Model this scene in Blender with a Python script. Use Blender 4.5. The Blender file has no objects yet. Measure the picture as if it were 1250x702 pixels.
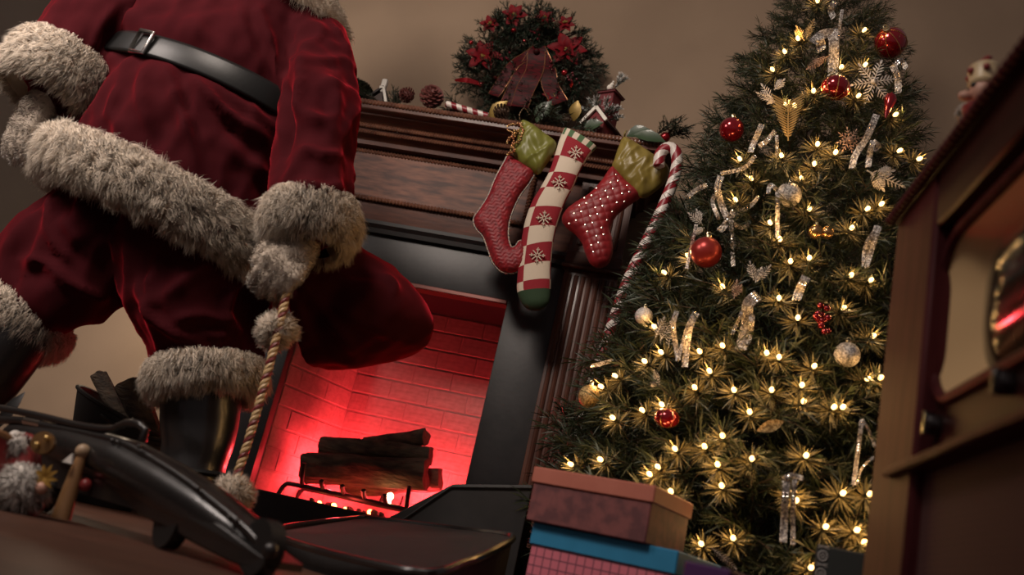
import bpy, bmesh, math, random
import numpy as np
from mathutils import Vector, Matrix, noise
from mathutils.geometry import delaunay_2d_cdt
random.seed(7)
RNG = np.random.default_rng(7)
SC = bpy.context.scene
COL = SC.collection
PI = math.pi

# ------------------------------------------------------------------ camera
FPX, CAMZ = 1100.0, 0.10
_ps, _th, _ro = math.radians(10.0), math.radians(16.5), math.radians(13.0)
_fw = np.array([-math.sin(_ps) * math.cos(_th), math.cos(_ps) * math.cos(_th), math.sin(_th)])
_r0 = np.array([math.cos(_ps), math.sin(_ps), 0.0])
_u0 = np.cross(_r0, _fw)
_rt = math.cos(_ro) * _r0 + math.sin(_ro) * _u0
_up = math.cos(_ro) * _u0 - math.sin(_ro) * _r0
CAMP = np.array([0.0, 0.0, CAMZ])
cd = bpy.data.cameras.new('camera')
cam = bpy.data.objects.new('camera', cd)
COL.objects.link(cam)
M4 = Matrix(((_rt[0], _up[0], -_fw[0], 0), (_rt[1], _up[1], -_fw[1], 0), (_rt[2], _up[2], -_fw[2], CAMZ), (0, 0, 0, 1)))
cam.matrix_world = M4
cd.sensor_width = 36.0
cd.lens = FPX / 1250.0 * 36.0
cd.clip_start = 0.02
cd.dof.use_dof = True
cd.dof.focus_distance = 2.62
cd.dof.aperture_fstop = 2.6
SC.camera = cam

# ------------------------------------------------------------------ world, lights, exposure
w = bpy.data.worlds.new('world'); SC.world = w
w.use_nodes = True
w.node_tree.nodes['Background'].inputs[0].default_value = (1.0, 0.80, 0.79, 1)
w.node_tree.nodes['Background'].inputs[1].default_value = 0.115
def light(name, kind, loc, energy, color, target=None, size=None, spread=None, radius=None, blend=None, angle=None):
    l = bpy.data.lights.new(name, kind)
    l.energy = energy; l.color = color
    if size and kind == 'AREA': l.size = size
    if spread: l.spread = math.radians(spread)
    if radius is not None and kind != 'AREA': l.shadow_soft_size = radius
    if angle: l.spot_size = math.radians(angle); l.spot_blend = blend or 0.5
    o = bpy.data.objects.new(name, l); COL.objects.link(o)
    o.location = loc
    if target is not None:
        d = Vector(target) - Vector(loc)
        o.rotation_euler = d.to_track_quat('-Z', 'Y').to_euler()
    return o
light('key_softbox', 'AREA', (-1.35, 0.0, 2.75), 26.5, (1.0, 0.85, 0.74), (-0.85, 2.9, 1.15), size=0.7, spread=112)
light('fill_softbox', 'AREA', (-2.25, 0.9, 1.75), 13, (1.0, 0.86, 0.78), (-1.5, 2.3, 0.8), size=0.6, spread=100)
light('wall_lamp', 'POINT', (-1.82, 2.95, 0.62), 1.6, (1.0, 0.80, 0.58), radius=0.09)
SC.view_settings.view_transform = 'Standard'
SC.view_settings.look = 'None'
SC.view_settings.exposure = 0.0
SC.view_settings.gamma = 1.0
SC.view_settings.use_curve_mapping = False

# ------------------------------------------------------------------ pixel helpers (photograph taken as 1250 x 702)
def ray(x, y): return _fw + _rt * ((x - 625.0) / FPX) - _up * ((y - 351.0) / FPX)
def P(x, y, Y):
    v = ray(x, y); return CAMP + v * (Y / v[1])
def PX(x, y, X):
    v = ray(x, y); return CAMP + v * (X / v[0])
def PZ(x, y, Z):
    v = ray(x, y); return CAMP + v * ((Z - CAMZ) / v[2])
def project(a):
    d = np.asarray(a, float) - CAMP
    z = d @ _fw
    return np.stack([625 + FPX * (d @ _rt) / z, 351 - FPX * (d @ _up) / z], -1)

# ------------------------------------------------------------------ materials
MATS = {}
def mat(name, color, rough=0.6, metal=0.0, color2=None, scale=12.0, detail=4.0, bump=0.0, bump_scale=None, stretch=None,
        sheen=0.0, sheen_tint=None, coat=0.0, emit=None, emit_s=0.0, spec=0.5, trans=0.0, coords='Object', contrast=None, bump_dist=0.01, sheen_rough=0.4):
    if name in MATS: return MATS[name]
    m = bpy.data.materials.new(name); m.use_nodes = True
    nt = m.node_tree; b = nt.nodes['Principled BSDF']
    def c4(c): return (c[0], c[1], c[2], 1.0)
    b.inputs['Base Color'].default_value = c4(color)
    b.inputs['Roughness'].default_value = rough
    b.inputs['Metallic'].default_value = metal
    b.inputs['Specular IOR Level'].default_value = spec
    if sheen:
        b.inputs['Sheen Weight'].default_value = sheen
        b.inputs['Sheen Roughness'].default_value = sheen_rough
        b.inputs['Sheen Tint'].default_value = c4(sheen_tint or color)
    if coat: b.inputs['Coat Weight'].default_value = coat; b.inputs['Coat Roughness'].default_value = 0.12
    if trans: b.inputs['Transmission Weight'].default_value = trans
    if emit:
        b.inputs['Emission Color'].default_value = c4(emit); b.inputs['Emission Strength'].default_value = emit_s
    if color2 or bump:
        tc = nt.nodes.new('ShaderNodeTexCoord'); mp = nt.nodes.new('ShaderNodeMapping')
        nt.links.new(tc.outputs[coords], mp.inputs['Vector'])
        if stretch: mp.inputs['Scale'].default_value = stretch
    if color2:
        n = nt.nodes.new('ShaderNodeTexNoise'); n.inputs['Scale'].default_value = scale; n.inputs['Detail'].default_value = detail
        nt.links.new(mp.outputs[0], n.inputs['Vector'])
        r = nt.nodes.new('ShaderNodeValToRGB')
        lo, hi = contrast or (0.35, 0.65)
        r.color_ramp.elements[0].position = lo; r.color_ramp.elements[1].position = hi
        r.color_ramp.elements[0].color = c4(color); r.color_ramp.elements[1].color = c4(color2)
        nt.links.new(n.outputs['Fac'], r.inputs['Fac']); nt.links.new(r.outputs[0], b.inputs['Base Color'])
    if bump:
        n2 = nt.nodes.new('ShaderNodeTexNoise'); n2.inputs['Scale'].default_value = bump_scale or scale; n2.inputs['Detail'].default_value = 5
        nt.links.new(mp.outputs[0], n2.inputs['Vector'])
        bp = nt.nodes.new('ShaderNodeBump'); bp.inputs['Strength'].default_value = bump; bp.inputs['Distance'].default_value = bump_dist
        nt.links.new(n2.outputs['Fac'], bp.inputs['Height']); nt.links.new(bp.outputs[0], b.inputs['Normal'])
    MATS[name] = m
    return m

def sheer(col):  # linear from 0-255 sRGB
    return tuple(((c / 255) / 12.92 if c / 255 <= 0.04045 else ((c / 255 + 0.055) / 1.055) ** 2.4) for c in col)

# ------------------------------------------------------------------ mesh builder
def frame_along(pts):
    pts = [np.asarray(p, float) for p in pts]
    n = len(pts); T = []
    for i in range(n):
        a = pts[max(i - 1, 0)]; b = pts[min(i + 1, n - 1)]
        t = b - a; T.append(t / (np.linalg.norm(t) + 1e-12))
    ref = np.array([0, 0, 1.0]) if abs(T[0][2]) < 0.9 else np.array([0, 1.0, 0])
    N = []
    nrm = np.cross(T[0], ref); nrm /= np.linalg.norm(nrm)
    for i in range(n):
        nrm = nrm - T[i] * (nrm @ T[i]); nrm /= np.linalg.norm(nrm) + 1e-12
        N.append((nrm.copy(), np.cross(T[i], nrm)))
    return pts, T, N

def smooth_path(pts, n):
    pts = np.array(pts, float); k = len(pts)
    out = []
    seg = np.linalg.norm(np.diff(pts, axis=0), axis=1); s = np.concatenate([[0], np.cumsum(seg)])
    ss = np.linspace(0, s[-1], n)
    for q in ss:
        i = min(max(np.searchsorted(s, q) - 1, 0), k - 2); t = (q - s[i]) / (s[i + 1] - s[i] + 1e-12)
        p0 = pts[max(i - 1, 0)]; p1 = pts[i]; p2 = pts[i + 1]; p3 = pts[min(i + 2, k - 1)]
        out.append(0.5 * ((2 * p1) + (-p0 + p2) * t + (2 * p0 - 5 * p1 + 4 * p2 - p3) * t * t + (-p0 + 3 * p1 - 3 * p2 + p3) * t ** 3))
    return np.array(out)

class MB:
    def __init__(s): s.v = []; s.f = []; s.m = []
    def add(s, vs, fs, mi=0):
        o = len(s.v); s.v.extend([tuple(map(float, p)) for p in vs])
        s.f.extend([tuple(i + o for i in f) for f in fs])
        if isinstance(mi, int): s.m.extend([mi] * len(fs))
        else: s.m.extend(mi)
        return s
    def box(s, x0, x1, y0, y1, z0, z1, mi=0):
        v = [(x0, y0, z0), (x1, y0, z0), (x1, y1, z0), (x0, y1, z0), (x0, y0, z1), (x1, y0, z1), (x1, y1, z1), (x0, y1, z1)]
        return s.add(v, [(0, 3, 2, 1), (4, 5, 6, 7), (0, 1, 5, 4), (1, 2, 6, 5), (2, 3, 7, 6), (3, 0, 4, 7)], mi)
    def cbox(s, x0, x1, y0, y1, z0, z1, c=0.004, mi=0):
        # chamfered box through convex hull of inset corners
        bm = bmesh.new()
        for sx in (0, 1):
            for sy in (0, 1):
                for sz in (0, 1):
                    X = (x0, x1)[sx]; Y = (y0, y1)[sy]; Z = (z0, z1)[sz]
                    dx = c * (1 - 2 * sx); dy = c * (1 - 2 * sy); dz = c * (1 - 2 * sz)
                    bm.verts.new((X + dx, Y + dy, Z)); bm.verts.new((X + dx, Y, Z + dz)); bm.verts.new((X, Y + dy, Z + dz))
        r = bmesh.ops.convex_hull(bm, input=bm.verts)
        bm.verts.index_update()
        s.add([v.co[:] for v in bm.verts], [[v.index for v in f.verts] for f in bm.faces], mi); bm.free(); return s
    def tube(s, pts, rad, seg=10, caps=True, mi=0, flat=1.0, closed=False):
        pts, T, N = frame_along(pts); n = len(pts)
        if np.isscalar(rad): rad = [rad] * n
        vs = []; fs = []
        for i in range(n):
            for k in range(seg):
                a = 2 * PI * k / seg
                vs.append(pts[i] + rad[i] * (math.cos(a) * N[i][0] + flat * math.sin(a) * N[i][1]))
        m = n if closed else n - 1
        for i in range(m):
            j = (i + 1) % n
            for k in range(seg):
                fs.append((i * seg + k, i * seg + (k + 1) % seg, j * seg + (k + 1) % seg, j * seg + k))
        if caps and not closed:
            fs.append(tuple(range(seg - 1, -1, -1))); fs.append(tuple((n - 1) * seg + k for k in range(seg)))
        return s.add(vs, fs, mi)
    def lathe(s, prof, seg=24, origin=(0, 0, 0), axis=(0, 0, 1), mi=0):
        ax = Vector(axis).normalized(); q = ax.to_track_quat('Z', 'Y'); o = Vector(origin)
        vs = []; fs = []
        n = len(prof)
        for (r, z) in prof:
            for k in range(seg):
                a = 2 * PI * k / seg
                vs.append((o + q @ Vector((max(r, 1e-5) * math.cos(a), max(r, 1e-5) * math.sin(a), z)))[:])
        for i in range(n - 1):
            for k in range(seg):
                fs.append((i * seg + k, i * seg + (k + 1) % seg, (i + 1) * seg + (k + 1) % seg, (i + 1) * seg + k))
        fs.append(tuple(range(seg - 1, -1, -1))); fs.append(tuple((n - 1) * seg + k for k in range(seg)))
        return s.add(vs, fs, mi)
    def sphere(s, c, r, seg=20, rings=12, mi=0, squash=1.0, axis=(0, 0, 1)):
        prof = [(r * math.sin(PI * i / rings), -r * squash * math.cos(PI * i / rings)) for i in range(rings + 1)]
        return s.lathe(prof, seg, c, axis, mi)
    def prism(s, poly, y0, y1, mi=0, axis='y'):
        # poly list of (x,z) extruded along y ; axis 'x': poly (y,z) extruded along x
        n = len(poly)
        if axis == 'y': vs = [(a, y0, b) for a, b in poly] + [(a, y1, b) for a, b in poly]
        elif axis == 'x': vs = [(y0, a, b) for a, b in poly] + [(y1, a, b) for a, b in poly]
        else: vs = [(a, b, y0) for a, b in poly] + [(a, b, y1) for a, b in poly]
        fs = [tuple(range(n)), tuple(range(2 * n - 1, n - 1, -1))]
        for i in range(n):
            j = (i + 1) % n; fs.append((i, i + n, j + n, j))
        return s.add(vs, fs, mi)
    def ribbon(s, pts, widths, wdir, thick=0.001, mi=0):
        pts = np.array(pts, float); n = len(pts)
        if np.isscalar(widths): widths = [widths] * n
        wd = np.array(wdir, float)
        if wd.ndim == 1: wd = np.repeat(wd[None], n, 0)
        T = np.gradient(pts, axis=0); T /= np.linalg.norm(T, axis=1)[:, None] + 1e-9
        wd = wd - (wd * T).sum(1)[:, None] * T; wd /= np.linalg.norm(wd, axis=1)[:, None] + 1e-9
        nn = np.cross(T, wd)
        vs = []; fs = []
        for i in range(n):
            h = wd[i] * widths[i] / 2; t = nn[i] * thick / 2
            vs += [pts[i] - h - t, pts[i] + h - t, pts[i] + h + t, pts[i] - h + t]
        for i in range(n - 1):
            a = i * 4; b = a + 4
            for k in range(4): fs.append((a + k, a + (k + 1) % 4, b + (k + 1) % 4, b + k))
        fs += [(3, 2, 1, 0), tuple((n - 1) * 4 + k for k in range(4))]
        return s.add(vs, fs, mi)
    def xform(s, M, start=0):
        for i in range(start, len(s.v)): s.v[i] = (M @ Vector(s.v[i]))[:]
        return s
    def merge(s, o, M=None, mi=None):
        vs = [(M @ Vector(p))[:] if M else p for p in o.v]
        return s.add(vs, o.f, list(o.m) if mi is None else mi)
    def build(s, name, mats, parent=None, smooth=True, local=False, bevel=0.0, recalc=True, sharp=40):
        me = bpy.data.meshes.new(name)
        org = root_loc(parent) if (parent is not None and not local) else Vector((0, 0, 0))
        vs = s.v if org.length == 0 else [(p[0] - org.x, p[1] - org.y, p[2] - org.z) for p in s.v]
        me.from_pydata(vs, [], s.f)
        if not isinstance(mats, (list, tuple)): mats = [mats]
        for m in mats: me.materials.append(m)
        if len(mats) > 1: me.polygons.foreach_set('material_index', s.m)
        if recalc or bevel:
            bm = bmesh.new(); bm.from_mesh(me)
            if bevel:
                es = [e for e in bm.edges if len(e.link_faces) == 2 and e.calc_face_angle(0) > 0.6]
                bmesh.ops.bevel(bm, geom=es, offset=bevel, segments=2, affect='EDGES', profile=0.6)
            bmesh.ops.recalc_face_normals(bm, faces=bm.faces)
            bm.to_mesh(me); bm.free()
        if smooth:
            me.polygons.foreach_set('use_smooth', [True] * len(me.polygons))
            if sharp: me.set_sharp_from_angle(angle=math.radians(sharp))
        o = bpy.data.objects.new(name, me); COL.objects.link(o)
        if parent is not None: o.parent = parent
        return o
def root_loc(o):
    v = Vector((0, 0, 0))
    while o is not None: v = v + o.location; o = o.parent
    return v
def np_mesh(name, v, f, mats, parent=None, smooth=True, mi=None, local=False, nrm=None):
    me = bpy.data.meshes.new(name)
    v = np.asarray(v, np.float32)
    if parent is not None and not local:
        l = root_loc(parent); v = v - np.array([l.x, l.y, l.z], np.float32)
    f = np.asarray(f, np.int32); nf, k = f.shape
    me.vertices.add(len(v)); me.vertices.foreach_set('co', v.ravel())
    me.loops.add(nf * k); me.loops.foreach_set('vertex_index', f.ravel())
    me.polygons.add(nf); me.polygons.foreach_set('loop_start', np.arange(0, nf * k, k, dtype=np.int32))
    me.polygons.foreach_set('loop_total', np.full(nf, k, np.int32))
    if not isinstance(mats, (list, tuple)): mats = [mats]
    for m in mats: me.materials.append(m)
    if mi is not None: me.polygons.foreach_set('material_index', np.asarray(mi, np.int32))
    me.polygons.foreach_set('use_smooth', np.full(nf, smooth))
    me.update(calc_edges=True); me.validate()
    if nrm is not None: me.normals_split_custom_set_from_vertices(np.asarray(nrm, np.float32).tolist())
    o = bpy.data.objects.new(name, me); COL.objects.link(o)
    if parent is not None: o.parent = parent
    return o
def tag(o, label, cat, group=None):
    o['label'] = label; o['category'] = cat
    if group: o['group'] = group
    return o
def thing(name, label, cat, loc=(0, 0, 0), group=None, rot=None):
    o = bpy.data.objects.new(name, None); COL.objects.link(o); o.location = tuple(float(c) for c in loc)
    o.empty_display_size = 0.05
    if rot is not None: o.rotation_euler = rot
    return tag(o, label, cat, group)
def struct(o): o['kind'] = 'structure'; return o
def stuff(o): o['kind'] = 'stuff'; return o
def share(src, parent, M=None, name=None):
    o = src.copy(); COL.objects.link(o); o.parent = parent
    if M is not None: o.matrix_local = M
    return o
# ================================================================== materials of the room
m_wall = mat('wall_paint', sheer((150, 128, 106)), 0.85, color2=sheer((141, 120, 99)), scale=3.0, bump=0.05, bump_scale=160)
m_wall_l = mat('wall_paint_dimmed', sheer((92, 84, 78)), 0.85, color2=sheer((86, 78, 72)), scale=3.0, bump=0.05, bump_scale=160)  # left wall: light falloff put into a darker paint colour
m_floor = mat('floor_boards', (0.036, 0.014, 0.009), 0.5, color2=(0.14, 0.060, 0.034), scale=4.0, stretch=(1.2, 16, 1), bump=0.06, bump_scale=14, contrast=(0.3, 0.75))
m_oak = mat('dark_oak', (0.045, 0.014, 0.009), 0.5, spec=.3, color2=(0.12, 0.042, 0.024), scale=9, stretch=(1, 6, 6), bump=0.12, bump_scale=22, coat=0.08, contrast=(0.3, 0.72), bump_dist=0.004)
m_oak_panel = mat('figured_oak', (0.055, 0.018, 0.011), 0.58, color2=(0.20, 0.075, 0.042), scale=10, stretch=(1.2, 5, 6.5), detail=7, bump=0.12, bump_scale=26, coat=0.0, contrast=(0.36, 0.66), bump_dist=0.003)
m_oak_v = mat('dark_oak_upright', (0.045, 0.014, 0.009), 0.42, color2=(0.13, 0.046, 0.026), scale=9, stretch=(7, 7, 0.7), bump=0.15, bump_scale=22, coat=0.25, contrast=(0.3, 0.72), bump_dist=0.004)
m_rope = mat('carved_oak', (0.09, 0.034, 0.020), 0.35, color2=(0.17, 0.07, 0.04), scale=30, coat=0.4)
m_slate = mat('black_slate', (0.012, 0.011, 0.012), 0.45, color2=(0.022, 0.019, 0.020), scale=14, bump=0.08, bump_scale=60, bump_dist=0.003)
m_blackpaint = mat('black_enamel', (0.012, 0.011, 0.011), 0.55, color2=(0.018, 0.016, 0.016), scale=20)
m_iron = mat('cast_iron', (0.012, 0.011, 0.011), 0.55, metal=0.3, bump=0.25, bump_scale=90, bump_dist=0.002)
m_brick = mat('firebrick', (0.24, 0.19, 0.17), 0.8, color2=(0.18, 0.14, 0.12), scale=5, bump=0.15, bump_scale=40, coords='Generated', bump_dist=0.004)
m_mortar = mat('fire_mortar', (0.22, 0.18, 0.16), 0.9, color2=(0.19, 0.15, 0.135), scale=25, bump=0.3, bump_scale=60)

# ================================================================== room shell
XC = -0.884                       # centre line of the chimneypiece
YW, YF = 3.20, 2.95               # back wall, face of the chimneypiece
mb = MB(); mb.box(-4.2, 3.6, -1.2, 3.45, -0.05, 0.0)
floor = struct(mb.build('floor', m_floor, smooth=False))
mb = MB()
hx0, hx1, hz1 = -1.30, -0.47, 1.0
mb.box(-2.42, hx0, YW, YW + 0.05, 0, 3.1); mb.box(hx1, 3.6, YW, YW + 0.05, 0, 3.1); mb.box(hx0, hx1, YW, YW + 0.05, hz1, 3.1)
wall_b = struct(mb.build('wall_back', m_wall, smooth=False))
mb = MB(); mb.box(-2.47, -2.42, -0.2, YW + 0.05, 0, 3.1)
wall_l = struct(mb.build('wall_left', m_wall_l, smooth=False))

# ================================================================== chimneypiece
fp = thing('fireplace', 'dark carved oak fireplace surround with black slate slips around a red-lit firebox', 'fireplace', (XC, YF, 0))
# --- shelf: moulded profile run along x, returned at the ends
def moulding(prof, x0, x1, ybase, ret):
    """prof: list of (projection, z); a run along x with mitred returns to the wall"""
    m = MB(); n = len(prof); vs = []
    for (p, z) in prof:
        vs += [(x0 - p, ret, z), (x0 - p, ybase - p, z), (x1 + p, ybase - p, z), (x1 + p, ret, z)]
    fs = []
    for i in range(n - 1):
        for k in range(3): fs.append((i * 4 + k, i * 4 + k + 1, (i + 1) * 4 + k + 1, (i + 1) * 4 + k))
    fs.append((0, 3, 2, 1)); fs.append(tuple((n - 1) * 4 + k for k in range(4)))
    for i in range(n - 1): fs.append((i * 4 + 3, i * 4, (i + 1) * 4, (i + 1) * 4 + 3))
    return m.add(vs, fs)
X0, X1 = XC - 0.70, XC + 0.70
prof = [(0.0, 1.418), (0.022, 1.42), (0.024, 1.435), (0.034, 1.444), (0.050, 1.450), (0.052, 1.458)]
for i in range(7):
    a = i / 6 * PI / 2
    prof.append((0.055 + 0.045 * (1 - math.cos(a)), 1.462 + 0.036 * math.sin(a)))
prof += [(0.104, 1.500), (0.106, 1.506), (0.128, 1.508), (0.132, 1.512), (0.132, 1.543), (0.126, 1.548), (0.0, 1.548)]
moulding(prof, X0, X1, YF - 0.018, YW).build('mantel_shelf', m_oak, fp)
def rope_run(p0, p1, r, pitch, name, parent, mt=None, lean=1.0):
    """a run of slanted carved beads, as turned rope moulding"""
    p0 = Vector(p0); p1 = Vector(p1); d = p1 - p0; L = d.length; d.normalize()
    m = MB(); n = max(2, int(L / pitch)); side = d.cross(Vector((0, -1, 0))).normalized()
    for i in range(n):
        c = p0 + d * (i + 0.5) * L / n
        ax = (d * 0.75 * lean + side * 1.0).normalized()
        m.sphere(c[:], r * 0.62, 6, 4, squash=1.75, axis=ax[:])
    return stuff(m.build(name, mt or m_rope, parent))
rope_run((X0 - 0.128, YF - 0.152, 1.534), (X1 + 0.128, YF - 0.152, 1.534), 0.012, 0.0125, 'bead_moulding', fp)
rope_run((X0 - 0.05, YF - 0.082, 1.4755), (X1 + 0.05, YF - 0.082, 1.4755), 0.011, 0.0100, 'rope_moulding', fp)
rope_run((X0 - 0.04, YF - 0.070, 1.4555), (X1 + 0.04, YF - 0.070, 1.4555), 0.009, 0.0100, 'rope_moulding', fp, lean=-1)
# --- frieze, panel
mb = MB(); mb.box(X0 + 0.0, X1, YF, YW, 1.137, 1.42); mb.build('frieze', m_oak, fp, bevel=0.003)
px0, px1, pz0, pz1 = XC - 0.355, XC + 0.355, 1.222, 1.405
mb = MB(); mb.cbox(px0, px1, YF - 0.012, YF + 0.002, pz0, pz1, 0.006); mb.build('frieze_panel', m_oak_panel, fp)
for a, b in (((px0, pz1), (px1, pz1)), ((px0, pz0), (px1, pz0)), ((px0, pz0), (px0, pz1)), ((px1, pz0), (px1, pz1))):
    rope_run((a[0], YF - 0.012, a[1]), (b[0], YF - 0.012, b[1]), 0.011, 0.0125, 'panel_rope_border', fp)
for s in (-1, 1):     # grooved end blocks over the pilasters
    xa = XC + s * 0.625; mb = MB()
    mb.box(xa - 0.093, xa + 0.093, YF - 0.022, YF + 0.01, 1.15, 1.415)
    for k in range(5):
        xx = xa - 0.06 + 0.03 * k; mb.tube([(xx, YF - 0.022, 1.175), (xx, YF - 0.022, 1.395)], 0.010, 8)
    mb.build('frieze_block', m_oak_v, fp)
# --- black ledge under the frieze
mb = MB(); mb.prism([(YF - 0.004, 1.139), (YF - 0.030, 1.137), (YF - 0.030, 1.124), (YF - 0.018, 1.112), (YF - 0.014, 1.096), (YF + 0.02, 1.094), (YF + 0.02, 1.139)], XC - 0.53, XC + 0.53, axis='x')
mb.build('ledge', m_blackpaint, fp, smooth=False)
# --- slate slips
ox0, ox1, oz0, oz1 = -1.243, -0.525, 0.14, 0.940
for nm, b in (('slate_slip', (XC - 0.535, ox0, 0.14, 1.095)), ('slate_slip', (ox1, XC + 0.535, 0.14, 1.095)), ('slate_slip', (ox0, ox1, oz1, 1.095))):
    mb = MB(); mb.box(b[0], b[1], YF + 0.004, YF + 0.055, b[2], b[3]); mb.build(nm, m_slate, fp, bevel=0.002)
mb = MB(); mb.cbox(ox0, ox1, YF + 0.0, YF + 0.06, oz1 - 0.016, oz1 + 0.001, 0.003); mb.build('opening_lintel', mat('painted_steel', (0.16, 0.06, 0.05), 0.35, metal=0.5), fp)
# --- pilasters with flutes
for s in (-1, 1):
    xa, xb = (XC + 0.532, XC + 0.718) if s > 0 else (XC - 0.718, XC - 0.532)
    mb = MB(); mb.box(xa, xb, YF - 0.014, YW, 0.0, 1.15)
    p = mb.build('pilaster', m_oak_v, fp, bevel=0.003)
    for k in range(7):
        xx = xa + 0.020 + (xb - xa - 0.04) * k / 6
        m2 = MB(); m2.tube([(xx, YF - 0.012, 0.24), (xx, YF - 0.012, 1.065)], 0.0095, 8); m2.build('reed', m_oak_v, p)
    m2 = MB()
    m2.cbox(xa - 0.012, xb + 0.012, YF - 0.040, YW, 1.085, 1.100, 0.004); m2.cbox(xa - 0.006, xb + 0.006, YF - 0.030, YW, 1.100, 1.150, 0.004)
    m2.build('capital', m_oak, p)
    m2 = MB(); m2.cbox(xa - 0.012, xb + 0.012, YF - 0.035, YW, 0.0, 0.22, 0.005); m2.build('plinth', m_oak, p)
# --- firebox: splayed cheeks and back, laid in brick
bx0, bx1, YB = -1.115, -0.550, 3.36
m2 = MB(); m2.box(ox0 - 0.05, ox1 + 0.05, YF + 0.03, YB + 0.06, 0.02, oz0); m2.build('firebox_floor', m_mortar, fp)
m2 = MB(); m2.box(ox0 - 0.05, ox1 + 0.05, YF + 0.05, YB + 0.06, oz1 + 0.01, oz1 + 0.05); m2.build('firebox_roof', m_iron, fp)
def brick_face(a, b, name, seed):
    """a,b: floor corners (x,y) left to right as seen from inside; bricks with recessed joints"""
    rr = random.Random(seed)
    a = Vector((a[0], a[1], 0)); b = Vector((b[0], b[1], 0)); d = b - a; L = d.length; d.normalize()
    nrm = Vector((d.y, -d.x, 0))          # into the firebox
    base = MB()
    q = [a + nrm * -0.03, b + nrm * -0.03]
    base.add([(a - nrm * 0.05)[:2] + (oz0,), (b - nrm * 0.05)[:2] + (oz0,), b[:2] + (oz0,), a[:2] + (oz0,),
              (a - nrm * 0.05)[:2] + (oz1 + .02,), (b - nrm * 0.05)[:2] + (oz1 + .02,), b[:2] + (oz1 + .02,), a[:2] + (oz1 + .02,)],
             [(0, 3, 2, 1), (4, 5, 6, 7), (0, 1, 5, 4), (1, 2, 6, 5), (2, 3, 7, 6), (3, 0, 4, 7)])
    wall = base.build(name, m_mortar, fp, smooth=False)
    bl, bh, j = 0.152, 0.074, 0.0035
    r = 0; z = oz0
    while z < oz1 - 0.01:
        zt = min(z + bh - j, oz1 + 0.005); x = -(bl / 2 if r % 2 else 0.0)
        while x < L - 0.004:
            u0 = max(x, 0.001) ; u1 = min(x + bl - j, L - 0.001)
            if u1 - u0 > 0.012:
                pr = 0.0010 + rr.random() * 0.0012
                m = MB(); m.cbox(u0, u1, -pr, 0.004, z + j / 2, zt, 0.0025)
                Mx = Matrix(((d.x, -nrm.x, 0, a.x), (d.y, -nrm.y, 0, a.y), (0, 0, 1, 0), (0, 0, 0, 1)))
                m.xform(Mx); m.build('brick', m_brick, wall, smooth=False, recalc=True)
            x += bl
        z += bh; r += 1
brick_face((ox0, YF + 0.055), (bx0, YB), 'firebox_cheek', 1)
brick_face((bx0, YB), (bx1, YB), 'firebox_back', 2)
brick_face((bx1, YB), (ox1, YF + 0.055), 'firebox_cheek', 3)
# --- raised hearth
mb = MB(); mb.cbox(XC - 0.74, XC + 0.74, 2.58, YF + 0.05, 0.0, 0.138, 0.004)
hearth = tag(mb.build('hearth_slab', m_slate), 'low black slate hearth slab in front of the red firebox', 'hearth')
# ================================================================== soft-body helpers
def remesh(mb, voxel, smooth_it=2):
    me = bpy.data.meshes.new('tmp'); me.from_pydata(mb.v, [], mb.f)
    bm = bmesh.new(); bm.from_mesh(me); bmesh.ops.recalc_face_normals(bm, faces=bm.faces); bm.to_mesh(me); bm.free()
    o = bpy.data.objects.new('tmp', me); COL.objects.link(o)
    md = o.modifiers.new('r', 'REMESH'); md.mode = 'VOXEL'; md.voxel_size = voxel
    dg = bpy.context.evaluated_depsgraph_get(); dg.update()
    ev = o.evaluated_get(dg); m2 = bpy.data.meshes.new_from_object(ev)
    n = len(m2.vertices); v = np.zeros(n * 3, np.float32); m2.vertices.foreach_get('co', v); v = v.reshape(-1, 3).astype(float)
    k = np.zeros(len(m2.loops), np.int32); m2.loops.foreach_get('vertex_index', k)
    tot = np.zeros(len(m2.polygons), np.int32); m2.polygons.foreach_get('loop_total', tot)
    assert (tot == 4).all()
    f = k.reshape(-1, 4)
    bpy.data.objects.remove(o); bpy.data.meshes.remove(me); bpy.data.meshes.remove(m2)
    for _ in range(smooth_it): v = lap(v, f)
    return v, f
def lap(v, f, a=0.5):
    s = np.zeros_like(v); c = np.zeros(len(v))
    for i in range(4):
        j = (i + 1) % 4
        np.add.at(s, f[:, i], v[f[:, j]]); np.add.at(s, f[:, j], v[f[:, i]])
        np.add.at(c, f[:, i], 1); np.add.at(c, f[:, j], 1)
    return v * (1 - a) + a * s / np.maximum(c, 1)[:, None]
def normals(v, f):
    n = np.cross(v[f[:, 2]] - v[f[:, 0]], v[f[:, 3]] - v[f[:, 1]])
    vn = np.zeros_like(v)
    for i in range(4): np.add.at(vn, f[:, i], n)
    return vn / (np.linalg.norm(vn, axis=1)[:, None] + 1e-12)
def nz(v, sc, seed=0, stretch=(1, 1, 1)):
    st = np.array(stretch) * sc; o = seed * 17.3
    return np.array([noise.noise((p[0] * st[0] + o, p[1] * st[1] - o, p[2] * st[2] + 0.5 * o)) for p in v])
def ridged(v, sc, seed=0, stretch=(1, 1, 1)): return np.maximum(1 - np.abs(nz(v, sc, seed, stretch)) * 2, .15)
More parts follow.
